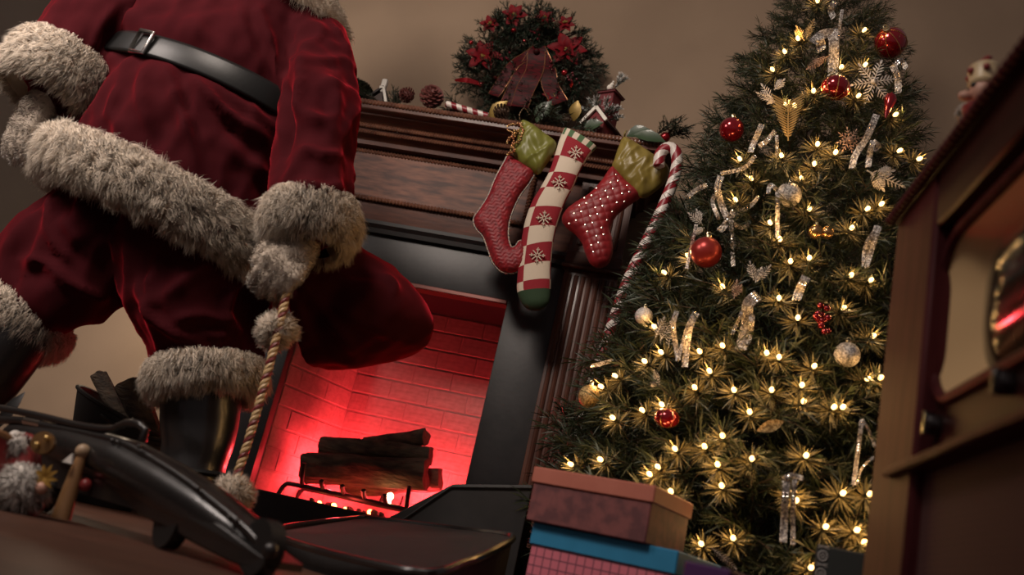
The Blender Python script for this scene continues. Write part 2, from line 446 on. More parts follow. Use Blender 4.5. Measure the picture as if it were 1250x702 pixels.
def strokes(v, n, lines):
    """raise soft fold ridges that run along lines on the side of the cloth that the lines were laid on"""
    uv = project(v); tocam = CAMP - v; tocam /= np.linalg.norm(tocam, axis=1)[:, None]
    facing = np.clip((n * tocam).sum(1) * 2.5, 0, 1)
    d = np.zeros(len(v))
    for pts, w, h in lines:
        pts = smooth_path(pts, 14); best = np.full(len(v), 1e9); tt = np.zeros(len(v))
        for i in range(len(pts) - 1):
            a, b = pts[i], pts[i + 1]; ab = b - a
            t = np.clip(((uv - a) @ ab) / (ab @ ab + 1e-9), 0, 1)
            q = np.linalg.norm(uv - (a + t[:, None] * ab), axis=1)
            u = q < best; best = np.where(u, q, best); tt = np.where(u, (i + t) / (len(pts) - 1), tt)
        env = np.sin(np.clip(tt, 0.02, 0.98) * PI) ** 0.6
        d += h * np.exp(-(best / w) ** 2) * env
    return d * facing
def loft_mb(secs, seg=40):
    """secs: list of (centre, half-vector a, half-vector b); closed with end caps"""
    m = MB(); vs = []; fs = []
    for (c, a, b) in secs:
        for k in range(seg):
            t = 2 * PI * k / seg; vs.append(np.array(c) + np.array(a) * math.cos(t) + np.array(b) * math.sin(t))
    n = len(secs)
    for i in range(n - 1):
        for k in range(seg): fs.append((i * seg + k, i * seg + (k + 1) % seg, (i + 1) * seg + (k + 1) % seg, (i + 1) * seg + k))
    fs.append(tuple(range(seg - 1, -1, -1))); fs.append(tuple((n - 1) * seg + k for k in range(seg)))
    return m.add(vs, fs)
def limb(mb, pts, rads, n=14, seg=18):
    pts = smooth_path(pts, n); r = np.interp(np.linspace(0, 1, n), np.linspace(0, 1, len(rads)), rads)
    # rounded ends
    mb.tube(pts, list(r), seg)
    mb.sphere(pts[0], r[0] * 0.98, seg, 10); mb.sphere(pts[-1], r[-1] * 0.98, seg, 10)
    return mb

# ---- fur: a padded base with thousands of bent tapering hairs, in tufts
def hair(p, n, comb, L, rng, width=0.00085, tuft=0.013, spread=0.24, combw=0.8, curl=0.5, tuftw=0.32):
    N = len(p)
    cell = np.floor(p / tuft).astype(np.int64)
    h = (cell[:, 0] * 73856093 ^ cell[:, 1] * 19349663 ^ cell[:, 2] * 83492791) % 4096
    tv = rng.normal(size=(4096, 3))[h]; tl = rng.uniform(0.75, 1.2, 4096)[h]
    d0 = n + comb * combw * 0.5 + rng.normal(size=(N, 3)) * spread * 0.5 + tv * tuftw * 0.4
    d0 /= np.linalg.norm(d0, axis=1)[:, None]
    d1 = n * 0.35 + comb * combw * 1.4 + tv * tuftw * 0.7 + rng.normal(size=(N, 3)) * spread * 0.7
    d1 /= np.linalg.norm(d1, axis=1)[:, None]
    l = (L * tl * rng.uniform(0.6, 1.1, N))[:, None]
    wv = np.cross(d0, rng.normal(size=(N, 3))); wv /= np.linalg.norm(wv, axis=1)[:, None] + 1e-9
    q1 = p + d0 * l * 0.5; q2 = q1 + d1 * l * 0.5
    V = np.stack([p - wv * width, p + wv * width, q1 - wv * width * 0.7, q1 + wv * width * 0.7, q2], 1).reshape(-1, 3)
    b = np.arange(N)[:, None, None] * 5
    F = (np.array([[0, 1, 3], [0, 3, 2], [2, 3, 4]])[None] + b).reshape(-1, 3)
    nn = n * 0.8 + np.cross(np.cross(d1, n), d1) * 0.3 + rng.normal(size=(N, 3)) * .12; nn /= np.linalg.norm(nn, axis=1)[:, None] + 1e-9
    return V, F, np.repeat(nn, 5, 0)
def fur_grid(grid, closed=True):
    """grid (A,B,3): A rows, B around. returns tri list"""
    A, B = grid.shape[:2]; f = []
    for i in range(A - 1):
        for k in range(B if closed else B - 1):
            a = i * B + k; b = i * B + (k + 1) % B; c = (i + 1) * B + (k + 1) % B; d = (i + 1) * B + k
            f += [(a, b, c), (a, c, d)]
    return grid.reshape(-1, 3), np.array(f)
def fur(name, V, F, axis_pt, N, L, comb, mt, parent, seed=1, **kw):
    rng = np.random.default_rng(seed)
    a, b, c = V[F[:, 0]], V[F[:, 1]], V[F[:, 2]]
    fn = np.cross(b - a, c - a); ar = np.linalg.norm(fn, axis=1)
    vn = np.zeros_like(V)
    for i in range(3): np.add.at(vn, F[:, i], fn)
    vn /= np.linalg.norm(vn, axis=1)[:, None] + 1e-12
    if ((V - axis_pt) * vn).sum() < 0: vn = -vn; F = F[:, ::-1]
    idx = rng.choice(len(F), N, p=ar / ar.sum())
    u = rng.random((N, 2)); fl = u.sum(1) > 1; u[fl] = 1 - u[fl]
    w0 = 1 - u.sum(1)
    T = F[idx]
    p = V[T[:, 0]] * w0[:, None] + V[T[:, 1]] * u[:, :1] + V[T[:, 2]] * u[:, 1:]
    n = vn[T[:, 0]] * w0[:, None] + vn[T[:, 1]] * u[:, :1] + vn[T[:, 2]] * u[:, 1:]
    n /= np.linalg.norm(n, axis=1)[:, None] + 1e-9
    cb = comb(p, n) if callable(comb) else np.repeat(np.array(comb, float)[None], N, 0)
    hv, hf, hn = hair(p, n, cb, L, rng, **kw)
    allv = np.concatenate([V, hv]); allf = np.concatenate([F, hf + len(V)])
    return np_mesh(name, allv, allf, mt, parent, nrm=np.concatenate([vn, hn]))
def band_grid(c0, c1, ra0, rb0, ra1, rb1, bulge, A=9, B=36, ref=None):
    """furry band round a limb from c0 to c1: section ellipses ra x rb, puffed by bulge"""
    c0 = np.array(c0); c1 = np.array(c1); t = c1 - c0; t /= np.linalg.norm(t)
    ref = np.array(ref if ref is not None else (0, 1.0, 0)); e1 = np.cross(t, ref); e1 /= np.linalg.norm(e1); e2 = np.cross(t, e1)
    g = np.zeros((A, B, 3))
    for i in range(A):
        v = i / (A - 1)
        # rounded ends: superellipse puff
        puff = bulge * (1 - abs(2 * v - 1) ** 3.0) ** 0.5
        c = c0 * (1 - v) + c1 * v; ra = ra0 * (1 - v) + ra1 * v + puff; rb = rb0 * (1 - v) + rb1 * v + puff
        for k in range(B):
            a = 2 * PI * k / B; g[i, k] = c + e1 * ra * math.cos(a) + e2 * rb * math.sin(a)
    return g
def pompom(name, c, r, mt, parent, N=3500, L=0.022, seed=5):
    m = MB(); m.sphere(c, r, 14, 9)
    V = np.array(m.v); F = []
    for f in m.f:
        for i in range(1, len(f) - 1): F.append((f[0], f[i], f[i + 1]))
    return fur(name, V, np.array(F), np.array(c), N, L, (0, 0, -0.5), mt, parent, seed, combw=0.15, spread=0.45, tuftw=0.5, width=0.0011)

m_velvet = mat('red_velvet', (0.034, 0.0060, 0.0078), 0.62, color2=(0.046, 0.0078, 0.010), scale=6, sheen=0.75, sheen_tint=(0.72, 0.030, 0.050), sheen_rough=0.36, bump=0.10, bump_scale=240, bump_dist=0.002, spec=0.0)
m_fur = mat('cream_fur', (0.90, 0.79, 0.66), 0.75, color2=(0.84, 0.72, 0.59), scale=40, spec=0.2)
_nt = m_fur.node_tree; _b = _nt.nodes['Principled BSDF']; _tr = _nt.nodes.new('ShaderNodeBsdfTranslucent'); _mx = _nt.nodes.new('ShaderNodeMixShader'); _mx.inputs[0].default_value = 0.42
_tr.inputs['Color'].default_value = (0.92, 0.82, 0.70, 1); _nt.links.new(_b.outputs[0], _mx.inputs[1]); _nt.links.new(_tr.outputs[0], _mx.inputs[2]); _nt.links.new(_mx.outputs[0], _nt.nodes['Material Output'].inputs['Surface'])
m_leather = mat('black_leather', (0.010, 0.009, 0.009), 0.32, bump=0.12, bump_scale=55, bump_dist=0.003, coat=0.25)
m_leather_belt = mat('belt_leather', (0.010, 0.010, 0.010), 0.36, spec=0.22, bump=0.08, bump_scale=80, bump_dist=0.002)
m_skin = mat('skin', (0.55, 0.30, 0.22), 0.5, color2=(0.60, 0.34, 0.26), scale=9)
m_glove = mat('white_glove', (0.50, 0.42, 0.34), 0.8, bump=0.15, bump_scale=200, bump_dist=0.001, sheen=0.3, sheen_tint=(1, .95, .9))
m_silver = mat('polished_silver', (0.75, 0.72, 0.68), 0.18, metal=1.0)
m_gold = mat('old_gold', (0.62, 0.42, 0.16), 0.30, metal=0.9)
m_white_hair = mat('white_hair', (0.75, 0.70, 0.64), 0.6)
# ================================================================== person in the red suit
YS = 2.05; PPM = 415.0
def S(x, y, dy=0.0): return P(x, y, YS + dy)
santa = thing('person', 'person in red velvet santa suit with white fur trim seen from behind, hauling a sack', 'person', (float(S(235, 640)[0]), YS, 0.0))
# torso sections, left and right edge of each
TS = [((82, 236), (322, 352), .23), ((92, 196), (338, 305), .235), ((112, 150), (350, 245), .235), ((118, 105), (372, 195), .23), ((140, 72), (388, 150), .22),
      ((172, 30), (398, 105), .205), ((205, -15), (404, 60), .185), ((240, -58), (398, 16), .15), ((275, -92), (380, -30), .12), ((310, -112), (368, -75), .075)]
TL = np.array([S(*a[0]) for a in TS]); TR = np.array([S(*a[1]) for a in TS]); TD = np.array([a[2] for a in TS])
def cr(arr, t):
    n = len(arr) - 1; t = min(max(t, 0), n - 1e-6); i = int(t); u = t - i
    p0 = arr[max(i - 1, 0)]; p1 = arr[i]; p2 = arr[i + 1]; p3 = arr[min(i + 2, n)]
    return 0.5 * ((2 * p1) + (-p0 + p2) * u + (2 * p0 - 5 * p1 + 4 * p2 - p3) * u * u + (-p0 + 3 * p1 - 3 * p2 + p3) * u ** 3)
def tsec(t, off=0.0):
    L = cr(TL, t); R = cr(TR, t); d = cr(TD, t); c = (L + R) / 2; a = (R - L) / 2
    a = a * (1 + off / np.linalg.norm(a))
    b = np.array([0, 1.0, 0.0]) * (d + off)
    return c, a, b
def tring(t, off, B=72):
    c, a, b = tsec(t, off); k = np.arange(B) * 2 * PI / B
    return c + np.cos(k)[:, None] * a + np.sin(k)[:, None] * b
jm = loft_mb([tsec(t) for t in np.linspace(0.15, 9, 28)], 48)
limb(jm, [S(262, -35), S(205, -38, -.04), S(150, -15, -.10)], [.125, .120, .115])                      # left upper arm
limb(jm, [S(152, -10, -.10), S(122, 38, -.12), S(86, 86, -.13)], [.118, .120, .112])              # left forearm
limb(jm, [S(362, 28, 0), S(384, 75, -.06), S(388, 130, -.12), S(385, 172, -.15)], [.105, .098, .092, .090])
limb(jm, [S(385, 172, -.15), S(383, 210, -.16), S(382, 262, -.17)], [.092, .088, .082])
v, f = remesh(jm, 0.011, 5)
n = normals(v, f)
d = 0.014 * nz(v, 7, 1, (1.4, 1.4, .55)) + 0.009 * ridged(v, 10, 2, (1.5, 1.5, .5)) + 0.003 * nz(v, 28, 3)
d += strokes(v, n, [([(203, 75), (221, 135), (235, 178), (240, 200)], 7, .014), ([(232, 92), (262, 128), (292, 152), (330, 172)], 8, .020), ([(258, 100), (300, 132), (340, 160)], 6, .014),
    ([(180, 85), (178, 130), (190, 170)], 7, .012), ([(313, 10), (330, 60), (352, 112)], 7, .014), ([(290, 5), (300, 50), (318, 90)], 7, .010),
    ([(150, 110), (140, 140), (150, 165)], 6, .010), ([(268, 170), (300, 200), (330, 215)], 8, .012), ([(240, 30), (262, 58)], 8, .008),
    ([(372, 60), (368, 110), (362, 150)], 6, .012), ([(400, 90), (408, 130), (402, 170)], 7, .010), ([(370, 185), (392, 195), (412, 190)], 6, .012), ([(366, 225), (390, 236), (412, 228)], 5, .010),
    ([(360, 130), (385, 150), (408, 146)], 6, .010), ([(140, 10), (120, 40), (112, 70)], 7, .010), ([(170, 20), (150, 40), (128, 75)], 7, .010)])
d -= strokes(v, n, [([(216, 85), (236, 150), (250, 205)], 7, .010), ([(215, 80), (270, 145), (320, 190)], 6, .010), ([(345, 60), (352, 130), (345, 200)], 6, .016), ([(345, 20), (362, 70)], 6, .008), ([(190, 55), (160, 62), (120, 92)], 7, .012)])
bc, ba, bb = tsec(3.74); bn = np.cross(ba, bb); bn /= np.linalg.norm(bn)
near = np.exp(-(((v - bc) @ bn) / .045) ** 2) * (np.linalg.norm((v - bc - np.outer((v - bc) @ bn, bn)) / np.array([np.linalg.norm(ba), np.linalg.norm(bb), np.linalg.norm(ba)]), axis=1) < 1.12)
d = d * 1.7 * (1 - near) - .010 * near
v = v + n * d[:, None]; v = lap(v, f, 0.3)
np_mesh('jacket', v, f, m_velvet, santa)
# trousers
tm = MB()
c, a, b = tsec(0.6); tm.merge(loft_mb([(c, a * .80, b * .86), tuple(x for x in tsec(1.5, -.06))], 32))
limb(tm, [S(232, 275), S(243, 335, -.01), S(245, 385, -.01), S(252, 424, 0)], [.185, .180, .165, .130])
limb(tm, [S(225, 372, -.01), S(240, 405, 0)], [.130, .115])
limb(tm, [S(172, 258), S(118, 290, -.04), S(62, 325, -.06), S(34, 366, -.06)], [.165, .150, .130, .105])
limb(tm, [S(120, 318, -.04), S(92, 345, -.06), S(52, 368, -.08)], [.125, .105, .095])
v, f = remesh(tm, 0.011, 14); n = normals(v, f)
d = 0.014 * nz(v, 7, 4, (1.3, 1.3, .7)) + 0.009 * ridged(v, 9, 5, (1.4, 1.4, .6)) + 0.003 * nz(v, 28, 6)
d += strokes(v, n, [([(66, 235), (62, 285), (88, 320)], 6, .013), ([(20, 318), (55, 320), (85, 345), (125, 360)], 6, .014), ([(75, 262), (100, 300)], 7, .010), ([(105, 240), (92, 275)], 7, .008),
    ([(172, 335), (178, 365), (205, 400), (250, 420)], 6, .014), ([(255, 318), (225, 345), (205, 365)], 8, .012), ([(215, 392), (245, 385), (285, 395)], 7, .014), ([(300, 330), (275, 375), (295, 405)], 7, .012),
    ([(190, 330), (186, 350), (195, 375)], 5, .010), ([(140, 280), (150, 320)], 8, .008), ([(240, 405), (270, 410), (300, 402)], 5, .010)])
v = v + n * d[:, None] * 1.7; v = lap(v, f, 0.3)
np_mesh('trousers', v, f, m_velvet, santa)
# belt
rings = []
for t, o in ((3.42, -.004), (3.42, .008), (3.50, .010), (3.98, .010), (4.06, .008), (4.06, -.004)): rings.append(tring(t, o))
g = np.array(rings); V, F = fur_grid(np.concatenate([g, g[:1]]))
belt = np_mesh('belt', V, F, m_leather_belt, santa)
mb = MB()
rg_ = tring(3.74, .016, 240); fr_ = rg_[:, 1] < bc[1]; pj = project(rg_); ki = np.argmin(np.where(fr_, np.hypot(pj[:, 0] - 172, (pj[:, 1] - 70) * .3), 1e9)); k0 = rg_[ki]
ux = rg_[(ki + 2) % 240] - rg_[ki - 2]; ux /= np.linalg.norm(ux); uz = bn * (1 if bn[2] > 0 else -1)
mb.tube([k0 - ux * .022 - uz * .030, k0 + ux * .022 - uz * .030, k0 + ux * .022 + uz * .030, k0 - ux * .022 + uz * .030], .006, 8, closed=True)
mb.build('belt_glint', m_silver, belt)  # silver frame added to give the glint of the belt leather
# hem fur
rows = []
for i in range(13):
    q = i / 12; t = 0.10 + 1.12 * q; puff = 0.020 + 0.036 * (1 - abs(2 * q - 1) ** 3) ** 0.5
    rows.append(tring(t, puff * .9, 80))
g = np.array(rows); V, F = fur_grid(g)
cn = tsec(0.6)[0]
def comb_hem(p, n):
    c = np.repeat(np.array([[0.55, 0.0, -0.85]]), len(p), 0); return c
fur('hem_fur', V, F, cn, 80000, 0.044, comb_hem, m_fur, santa, 3, combw=0.55, tuft=0.018)
# cuffs
def cuff(name, p0, p1, r0, r1, bulge, N, L, seed, comb=None, ref=None, **kw):
    g = band_grid(p0, p1, r0, r0, r1, r1, bulge, 9, 34, ref); V, F = fur_grid(g)
    t = np.array(p1) - np.array(p0); t /= np.linalg.norm(t)
    return fur(name, V, F, (np.array(p0) + np.array(p1)) / 2, N, L, tuple(t) if comb is None else comb, m_fur, santa, seed, **kw)
cuff('cuff_fur', S(94, 78, -.12), S(54, 122, -.15), .108, .104, .030, 26000, .036, 11)
cuff('cuff_fur', S(382, 250, -.17), S(376, 300, -.18), .080, .070, .028, 20000, .036, 12)
cuff('trouser_fur', S(253, 444, .0), S(251, 482, .0), .106, .100, .030, 26000, .036, 13)
cuff('trouser_fur', S(36, 374, -.06), S(8, 406, -.07), .098, .092, .028, 22000, .036, 14)
def cring(l, r, dp, o, B=48):
    l = S(*l); r = S(*r); c = (l + r) / 2; a = (r - l) / 2; a = a * (1 + o / np.linalg.norm(a)); k = np.arange(B) * 2 * PI / B
    return c + np.cos(k)[:, None] * a + np.sin(k)[:, None] * np.array([0, dp + o, 0])
rows = [cring(*q) for q in (((236, -42), (398, 48), .185, .0), ((236, -46), (400, 44), .185, .03), ((246, -62), (402, 24), .17, .045), ((258, -80), (394, 0), .15, .04), ((266, -92), (386, -18), .13, .01))]
V, F = fur_grid(np.array(rows)); fur('collar_fur', V, F, tsec(8.2)[0], 14000, .045, (0, 0, -1), m_fur, santa, 15)
mb = MB()
# boots
def boot(top, mid, ank, toe_dir, seed):
    top, mid, ank = map(np.array, (top, mid, ank)); m = MB(); td = np.array(toe_dir, float); td /= np.linalg.norm(td)
    limb(m, [top, mid, ank], [.098, .088, .074]); limb(m, [ank, (ank[0], ank[1], .06)], [.074, .056], 6)
    h = np.array([ank[0], ank[1], 0.052])
    limb(m, [h - td * .04, h + td * .06 + (0, 0, .012), h + td * .15, h + td * .20 - (0, 0, .008)], [.050, .058, .050, .038])
    v, f = remesh(m, 0.009, 4); n = normals(v, f)
    v[:, 2] = np.maximum(v[:, 2], 0.016)
    hgt = np.clip((v[:, 2] - .05) / .1, 0, 1)
    v += n * (0.007 * np.sin(v[:, 2] * 62 + 2.2 * nz(v, 7, seed)) * np.exp(-((v[:, 2] - .13) / .06) ** 2) + 0.005 * nz(v, 9, seed + 1) * hgt)[:, None]
    o = np_mesh('boot', v, f, m_leather, santa)
    s = MB(); L = 18; poly = []
    for k in range(L):
        a = 2 * PI * k / L; q = math.cos(a) * .14 + .08; wv = .046 * math.sin(a) * (1.0 + .12 * math.cos(a))
        pd = np.array([-td[1], td[0], 0]); poly.append(h + td * q + pd * wv)
    s.add([(p[0], p[1], 0.0) for p in poly] + [(p[0], p[1], .020) for p in poly], [tuple(range(L)), tuple(range(2 * L - 1, L - 1, -1))] + [(i, (i + 1) % L, (i + 1) % L + L, i + L) for i in range(L)])
    s.build('boot_sole', m_blackpaint, o)
    # instep strap with ring
    s = MB(); ring = [(ank + np.array([math.cos(a) * .083, math.sin(a) * .083, .012 * math.cos(a)])) for a in np.linspace(0, 2 * PI, 24, endpoint=False)]
    s.tube(ring, .010, 6, closed=True, flat=.5); s.build('boot_strap', m_leather_belt, o)
    s = MB(); c = ank + np.array([-.062, -.062, 0.006]); rg = [c + np.array([math.cos(a) * .016, -.3 * math.cos(a) * .016, math.sin(a) * .016]) for a in np.linspace(0, 2 * PI, 16, endpoint=False)]
    s.tube(rg, .0035, 6, closed=True); s.build('strap_ring', m_silver, o)
    return o
boot(S(247, 470), S(243, 530), S(236, 578, .0), (-.45, .9, 0), 21)
b2 = S(-78, 535, -.12)
boot(S(22, 400, -.09), S(-32, 470, -.11), (b2[0], b2[1], .115), (-.9, .4, 0), 23)
# gloved hands
def glove(name, wrist, palm_dir, side_dir, curls, sz=1.0, spread=0.0, thumb_side=1, curl_dir=None):
    w = np.array(wrist, float); pd = np.array(palm_dir, float); pd /= np.linalg.norm(pd)
    sd = np.array(side_dir, float); sd -= pd * (sd @ pd); sd /= np.linalg.norm(sd); nd = np.cross(sd, pd)
    if curl_dir is not None and nd @ np.array(curl_dir) < 0: nd = -nd
    m = MB()
    limb(m, [w, w + pd * .035 * sz], [.030 * sz, .036 * sz], 6)
    for k in range(4): limb(m, [w + pd * .02 * sz + sd * (k - 1.5) * .012 * sz, w + pd * .085 * sz + sd * (k - 1.5) * .021 * sz], [.020 * sz, .0165 * sz], 6, 10)
    lens = (.072, .085, .080, .060)
    for k in range(4):
        b = w + pd * .085 * sz + sd * (k - 1.5) * .021 * sz; p = [b]; a = 0.0; L = lens[k] * sz
        dirv = pd + sd * (k - 1.5) * spread
        for j in range(3):
            a += curls[k] * (0.9, 1.0, 0.8)[j]
            p.append(p[-1] + (dirv * math.cos(a) + nd * math.sin(a)) * L * (.42, .32, .26)[j])
        limb(m, p, [.0125 * sz, .0115 * sz, .0095 * sz], 10, 9)
    ts = sd * thumb_side
    b = w + pd * .025 * sz - ts * .030 * sz
    limb(m, [b, b - ts * .024 * sz + pd * .026 * sz + nd * .012 * sz, b - ts * .022 * sz + pd * .055 * sz + nd * .030 * sz], [.018 * sz, .0135 * sz, .010 * sz], 9, 9)
    v, f = remesh(m, 0.0042 * sz, 2); n = normals(v, f); v += n * (0.0009 * nz(v, 60, 3))[:, None]
    tri = np.concatenate([f[:, [0, 1, 2]], f[:, [0, 2, 3]]])
    return fur(name, v, tri, v.mean(0), 9000, .010, tuple(pd), m_glove, santa, 91, width=.0006, tuft=.006)
glove('glove', S(60, 118, -.15), np.array([-.25, -.1, -.95]), (.9, -.35, -.2), (.25, .3, .35, .45), 1.15, .06, 1, (0.6, .3, 0))
GRIP = S(350, 330, -.20)
glove('glove', S(372, 300, -.19), GRIP + np.array([.01, -.03, .012]) - S(372, 300, -.19), (0.35, -.25, -.7), (.75, .8, .85, .9), 1.15, .0, 1, (-.2, .9, -.3))
# the body under the suit: one continuous figure with head, neck, trunk and limbs
bmh = MB()
hc = S(372, -195, .03); nk = S(345, -100, .01)
fdir = np.array([-.42, .90, -.05]); sdv = np.array([.90, .42, 0]); upv = np.array([.05, 0, 1.0])
limb(bmh, [nk, hc - upv * .05], [.062, .060], 6)
bmh.sphere(hc, .105, 20, 14, squash=1.2); bmh.sphere(hc + fdir * .045 - upv * .045, .075, 16, 10)
bmh.sphere(hc + fdir * .115 - upv * .02, .018, 10, 8); bmh.sphere(hc + fdir * .100 - upv * .062 , .020, 10, 8, squash=.45)
for s_ in (-1, 1):
    bmh.sphere(hc + sdv * s_ * .102 - upv * .012, .024, 10, 8, squash=1.3); bmh.sphere(hc + fdir * .088 + sdv * s_ * .036 + upv * .022, .022, 10, 8, squash=.6)
limb(bmh, [(TL[1] + TR[1]) / 2, (TL[4] + TR[4]) / 2, (TL[7] + TR[7]) / 2, nk], [.17, .17, .14, .07])
limb(bmh, [S(262, -40), S(150, -15, -.10), S(92, 76, -.13), S(66, 106, -.14)], [.075, .062, .05, .034]); limb(bmh, [S(372, 30), S(385, 172, -.15), S(378, 290, -.18)], [.07, .056, .036])
limb(bmh, [S(230, 275), S(245, 385), S(243, 530), (S(236, 578)[0], YS, .07)], [.11, .085, .062, .05])
limb(bmh, [S(172, 262), S(62, 328, -.06), S(-32, 470, -.11), (b2[0], b2[1], .08)], [.10, .075, .055, .045])
v, f = remesh(bmh, 0.012, 2); np_mesh('body', v, f, m_skin, santa)
for s_ in (-1, 1):
    mb = MB(); mb.sphere(hc + fdir * .101 + sdv * s_ * .036 + upv * .020, .0115, 10, 8); mb.build('eye', mat('eye_white', (.8, .78, .75), .2), santa)
    mb = MB(); mb.sphere(hc + fdir * .109 + sdv * s_ * .036 + upv * .020, .0055, 8, 6); mb.build('iris', mat('iris', (.03, .06, .1), .2), santa)
m = MB(); m.sphere(hc + fdir * .055 - upv * .12, .085, 16, 10, squash=1.25); V = np.array(m.v); F = np.array([(q[0], q[i], q[i + 1]) for q in m.f for i in range(1, len(q) - 1)])
fur('beard', V, F, hc + fdir * .055 - upv * .12, 5000, .07, (0, 0, -1), m_white_hair, santa, 31, combw=1.2)
m = MB(); m.sphere(hc - fdir * .03 - upv * .01, .104, 18, 12, squash=1.1); V = np.array(m.v); F = np.array([(q[0], q[i], q[i + 1]) for q in m.f for i in range(1, len(q) - 1)])
fur('hair', V, F, hc - fdir * .02, 5000, .05, (0, 0, -1), m_white_hair, santa, 32, combw=1.2)
hm = MB(); limb(hm, [hc + upv * .06, hc + upv * .14 - fdir * .02, hc + upv * .20 + sdv * .05 - fdir * .05, hc + upv * .15 + sdv * .16 - fdir * .06, hc + upv * .05 + sdv * .20 - fdir * .06], [.118, .10, .07, .045, .025], 20)
v, f = remesh(hm, .01, 3); n = normals(v, f); v += n * (.006 * ridged(v, 14, 9))[:, None]; np_mesh('hat', v, f, m_velvet, santa)
cuff('hat_fur', hc + upv * .03, hc + upv * .085, .112, .112, .022, 9000, .035, 33)
pompom('hat_pompom', hc + upv * .03 + sdv * .205 - fdir * .06, .03, m_fur, santa, 2500, .03, 34)

# ================================================================== sack
sack = thing('sack', 'red velvet gift sack with twisted gold cord hanging before the firebox', 'sack', tuple(P(440, 400, 2.2)))
def K(x, y, dy=0): return P(x, y, 2.18 + dy)
sm = MB()
sm.merge(loft_mb([(K(*c, dy), np.array(K(*r_)) - np.array(K(*c)), np.array([0, d_, 0])) for c, r_, d_, dy in (
    ((352, 330), (356, 322), .022, -.33 + 0.0), ((362, 340), (372, 318), .05, -.24), ((382, 356), (402, 304), .105, -.14), ((408, 372), (440, 302), .155, -.06),
    ((436, 386), (478, 324), .185, 0), ((462, 396), (504, 346), .185, 0), ((488, 404), (522, 366), .155, .01), ((508, 410), (530, 386), .10, .02), ((520, 413), (529, 402), .04, .02))], 36))
v, f = remesh(sm, .010, 5); n = normals(v, f)
d = .010 * nz(v, 8, 41) + .004 * nz(v, 22, 42)
d += strokes(v, n, [([(358, 336), (400, 318), (450, 316)], 6, .014), ([(360, 342), (405, 345), (470, 352)], 7, .012), ([(358, 350), (400, 385), (440, 440)], 7, .013), ([(360, 345), (420, 380), (490, 415)], 8, .010),
    ([(470, 335), (482, 350), (478, 362)], 5, .012), ([(400, 430), (450, 452), (500, 440)], 7, .010), ([(520, 380), (524, 410), (505, 440)], 6, .012), ([(356, 352), (372, 400), (395, 438)], 6, .012)])
v += n * d[:, None]; v = lap(v, f, .35); np_mesh('bag', v, f, m_velvet, sack)
# twisted cord
m_cord_a = mat('cord_gold', (0.50, 0.34, 0.17), 0.5, sheen=.3); m_cord_b = mat('cord_red', (0.16, 0.02, 0.02), 0.5, sheen=.3)
def cord(pts, r, pitch, parent, n=160):
    base = smooth_path(pts, n); pts2, T, N = frame_along(base)
    s = np.concatenate([[0], np.cumsum(np.linalg.norm(np.diff(base, axis=0), axis=1))])
    a_ = MB(); b_ = MB()
    for k in range(3):
        q = [base[i] + (N[i][0] * math.cos(2 * PI * (s[i] / pitch + k / 3)) + N[i][1] * math.sin(2 * PI * (s[i] / pitch + k / 3))) * r * .55 for i in range(n)]
        (b_ if k == 2 else a_).tube(q, r * .58, 7)
    o = a_.build('cord', m_cord_a, parent); b_.build('cord_strand', m_cord_b, o)
    return o
Yc = 1.82
cpts = [P(353, 322, Yc), P(350, 355, Yc), P(340, 402, Yc), P(324, 465, Yc), P(304, 535, Yc), P(288, 585, Yc)]
cord(cpts, .0088, .034, sack)
pompom('cord_pompom', P(284, 606, Yc), .034, m_fur, sack, 3500, .022, 51)
pompom('cord_pompom', P(338, 404, Yc + .03), .034, m_fur, sack, 3500, .024, 52)
cord([P(352, 326, Yc + .02), P(346, 365, Yc + .02), P(339, 398, Yc + .025)], .0080, .034, sack, 60)
# ================================================================== padded shapes from an outline
def inside(poly, q):
    x, y = q[:, 0], q[:, 1]; r = np.zeros(len(q), bool); n = len(poly); j = n - 1
    for i in range(n):
        xi, yi = poly[i]; xj, yj = poly[j]
        c = ((yi > y) != (yj > y)) & (x < (xj - xi) * (y - yi) / (yj - yi + 1e-12) + xi)
        r ^= c; j = i
    return r
def edge_dist(poly, q):
    d = np.full(len(q), 1e9)
    for i in range(len(poly)):
        a = poly[i]; b = poly[(i + 1) % len(poly)]; ab = b - a
        t = np.clip(((q - a) @ ab) / (ab @ ab + 1e-12), 0, 1)
        d = np.minimum(d, np.linalg.norm(q - (a + t[:, None] * ab), axis=1))
    return d
def closed_smooth(pts, n):
    pts = np.array(pts, float); k = len(pts); ext = np.concatenate([pts[-2:], pts, pts[:3]])
    out = []
    for i in range(k):
        for u in np.linspace(0, 1, max(2, n // k), endpoint=False):
            p0, p1, p2, p3 = ext[i + 1], ext[i + 2], ext[i + 3], ext[i + 4]
            out.append(0.5 * ((2 * p1) + (-p0 + p2) * u + (2 * p0 - 5 * p1 + 4 * p2 - p3) * u * u + (-p0 + 3 * p1 - 3 * p2 + p3) * u ** 3))
    return np.array(out)
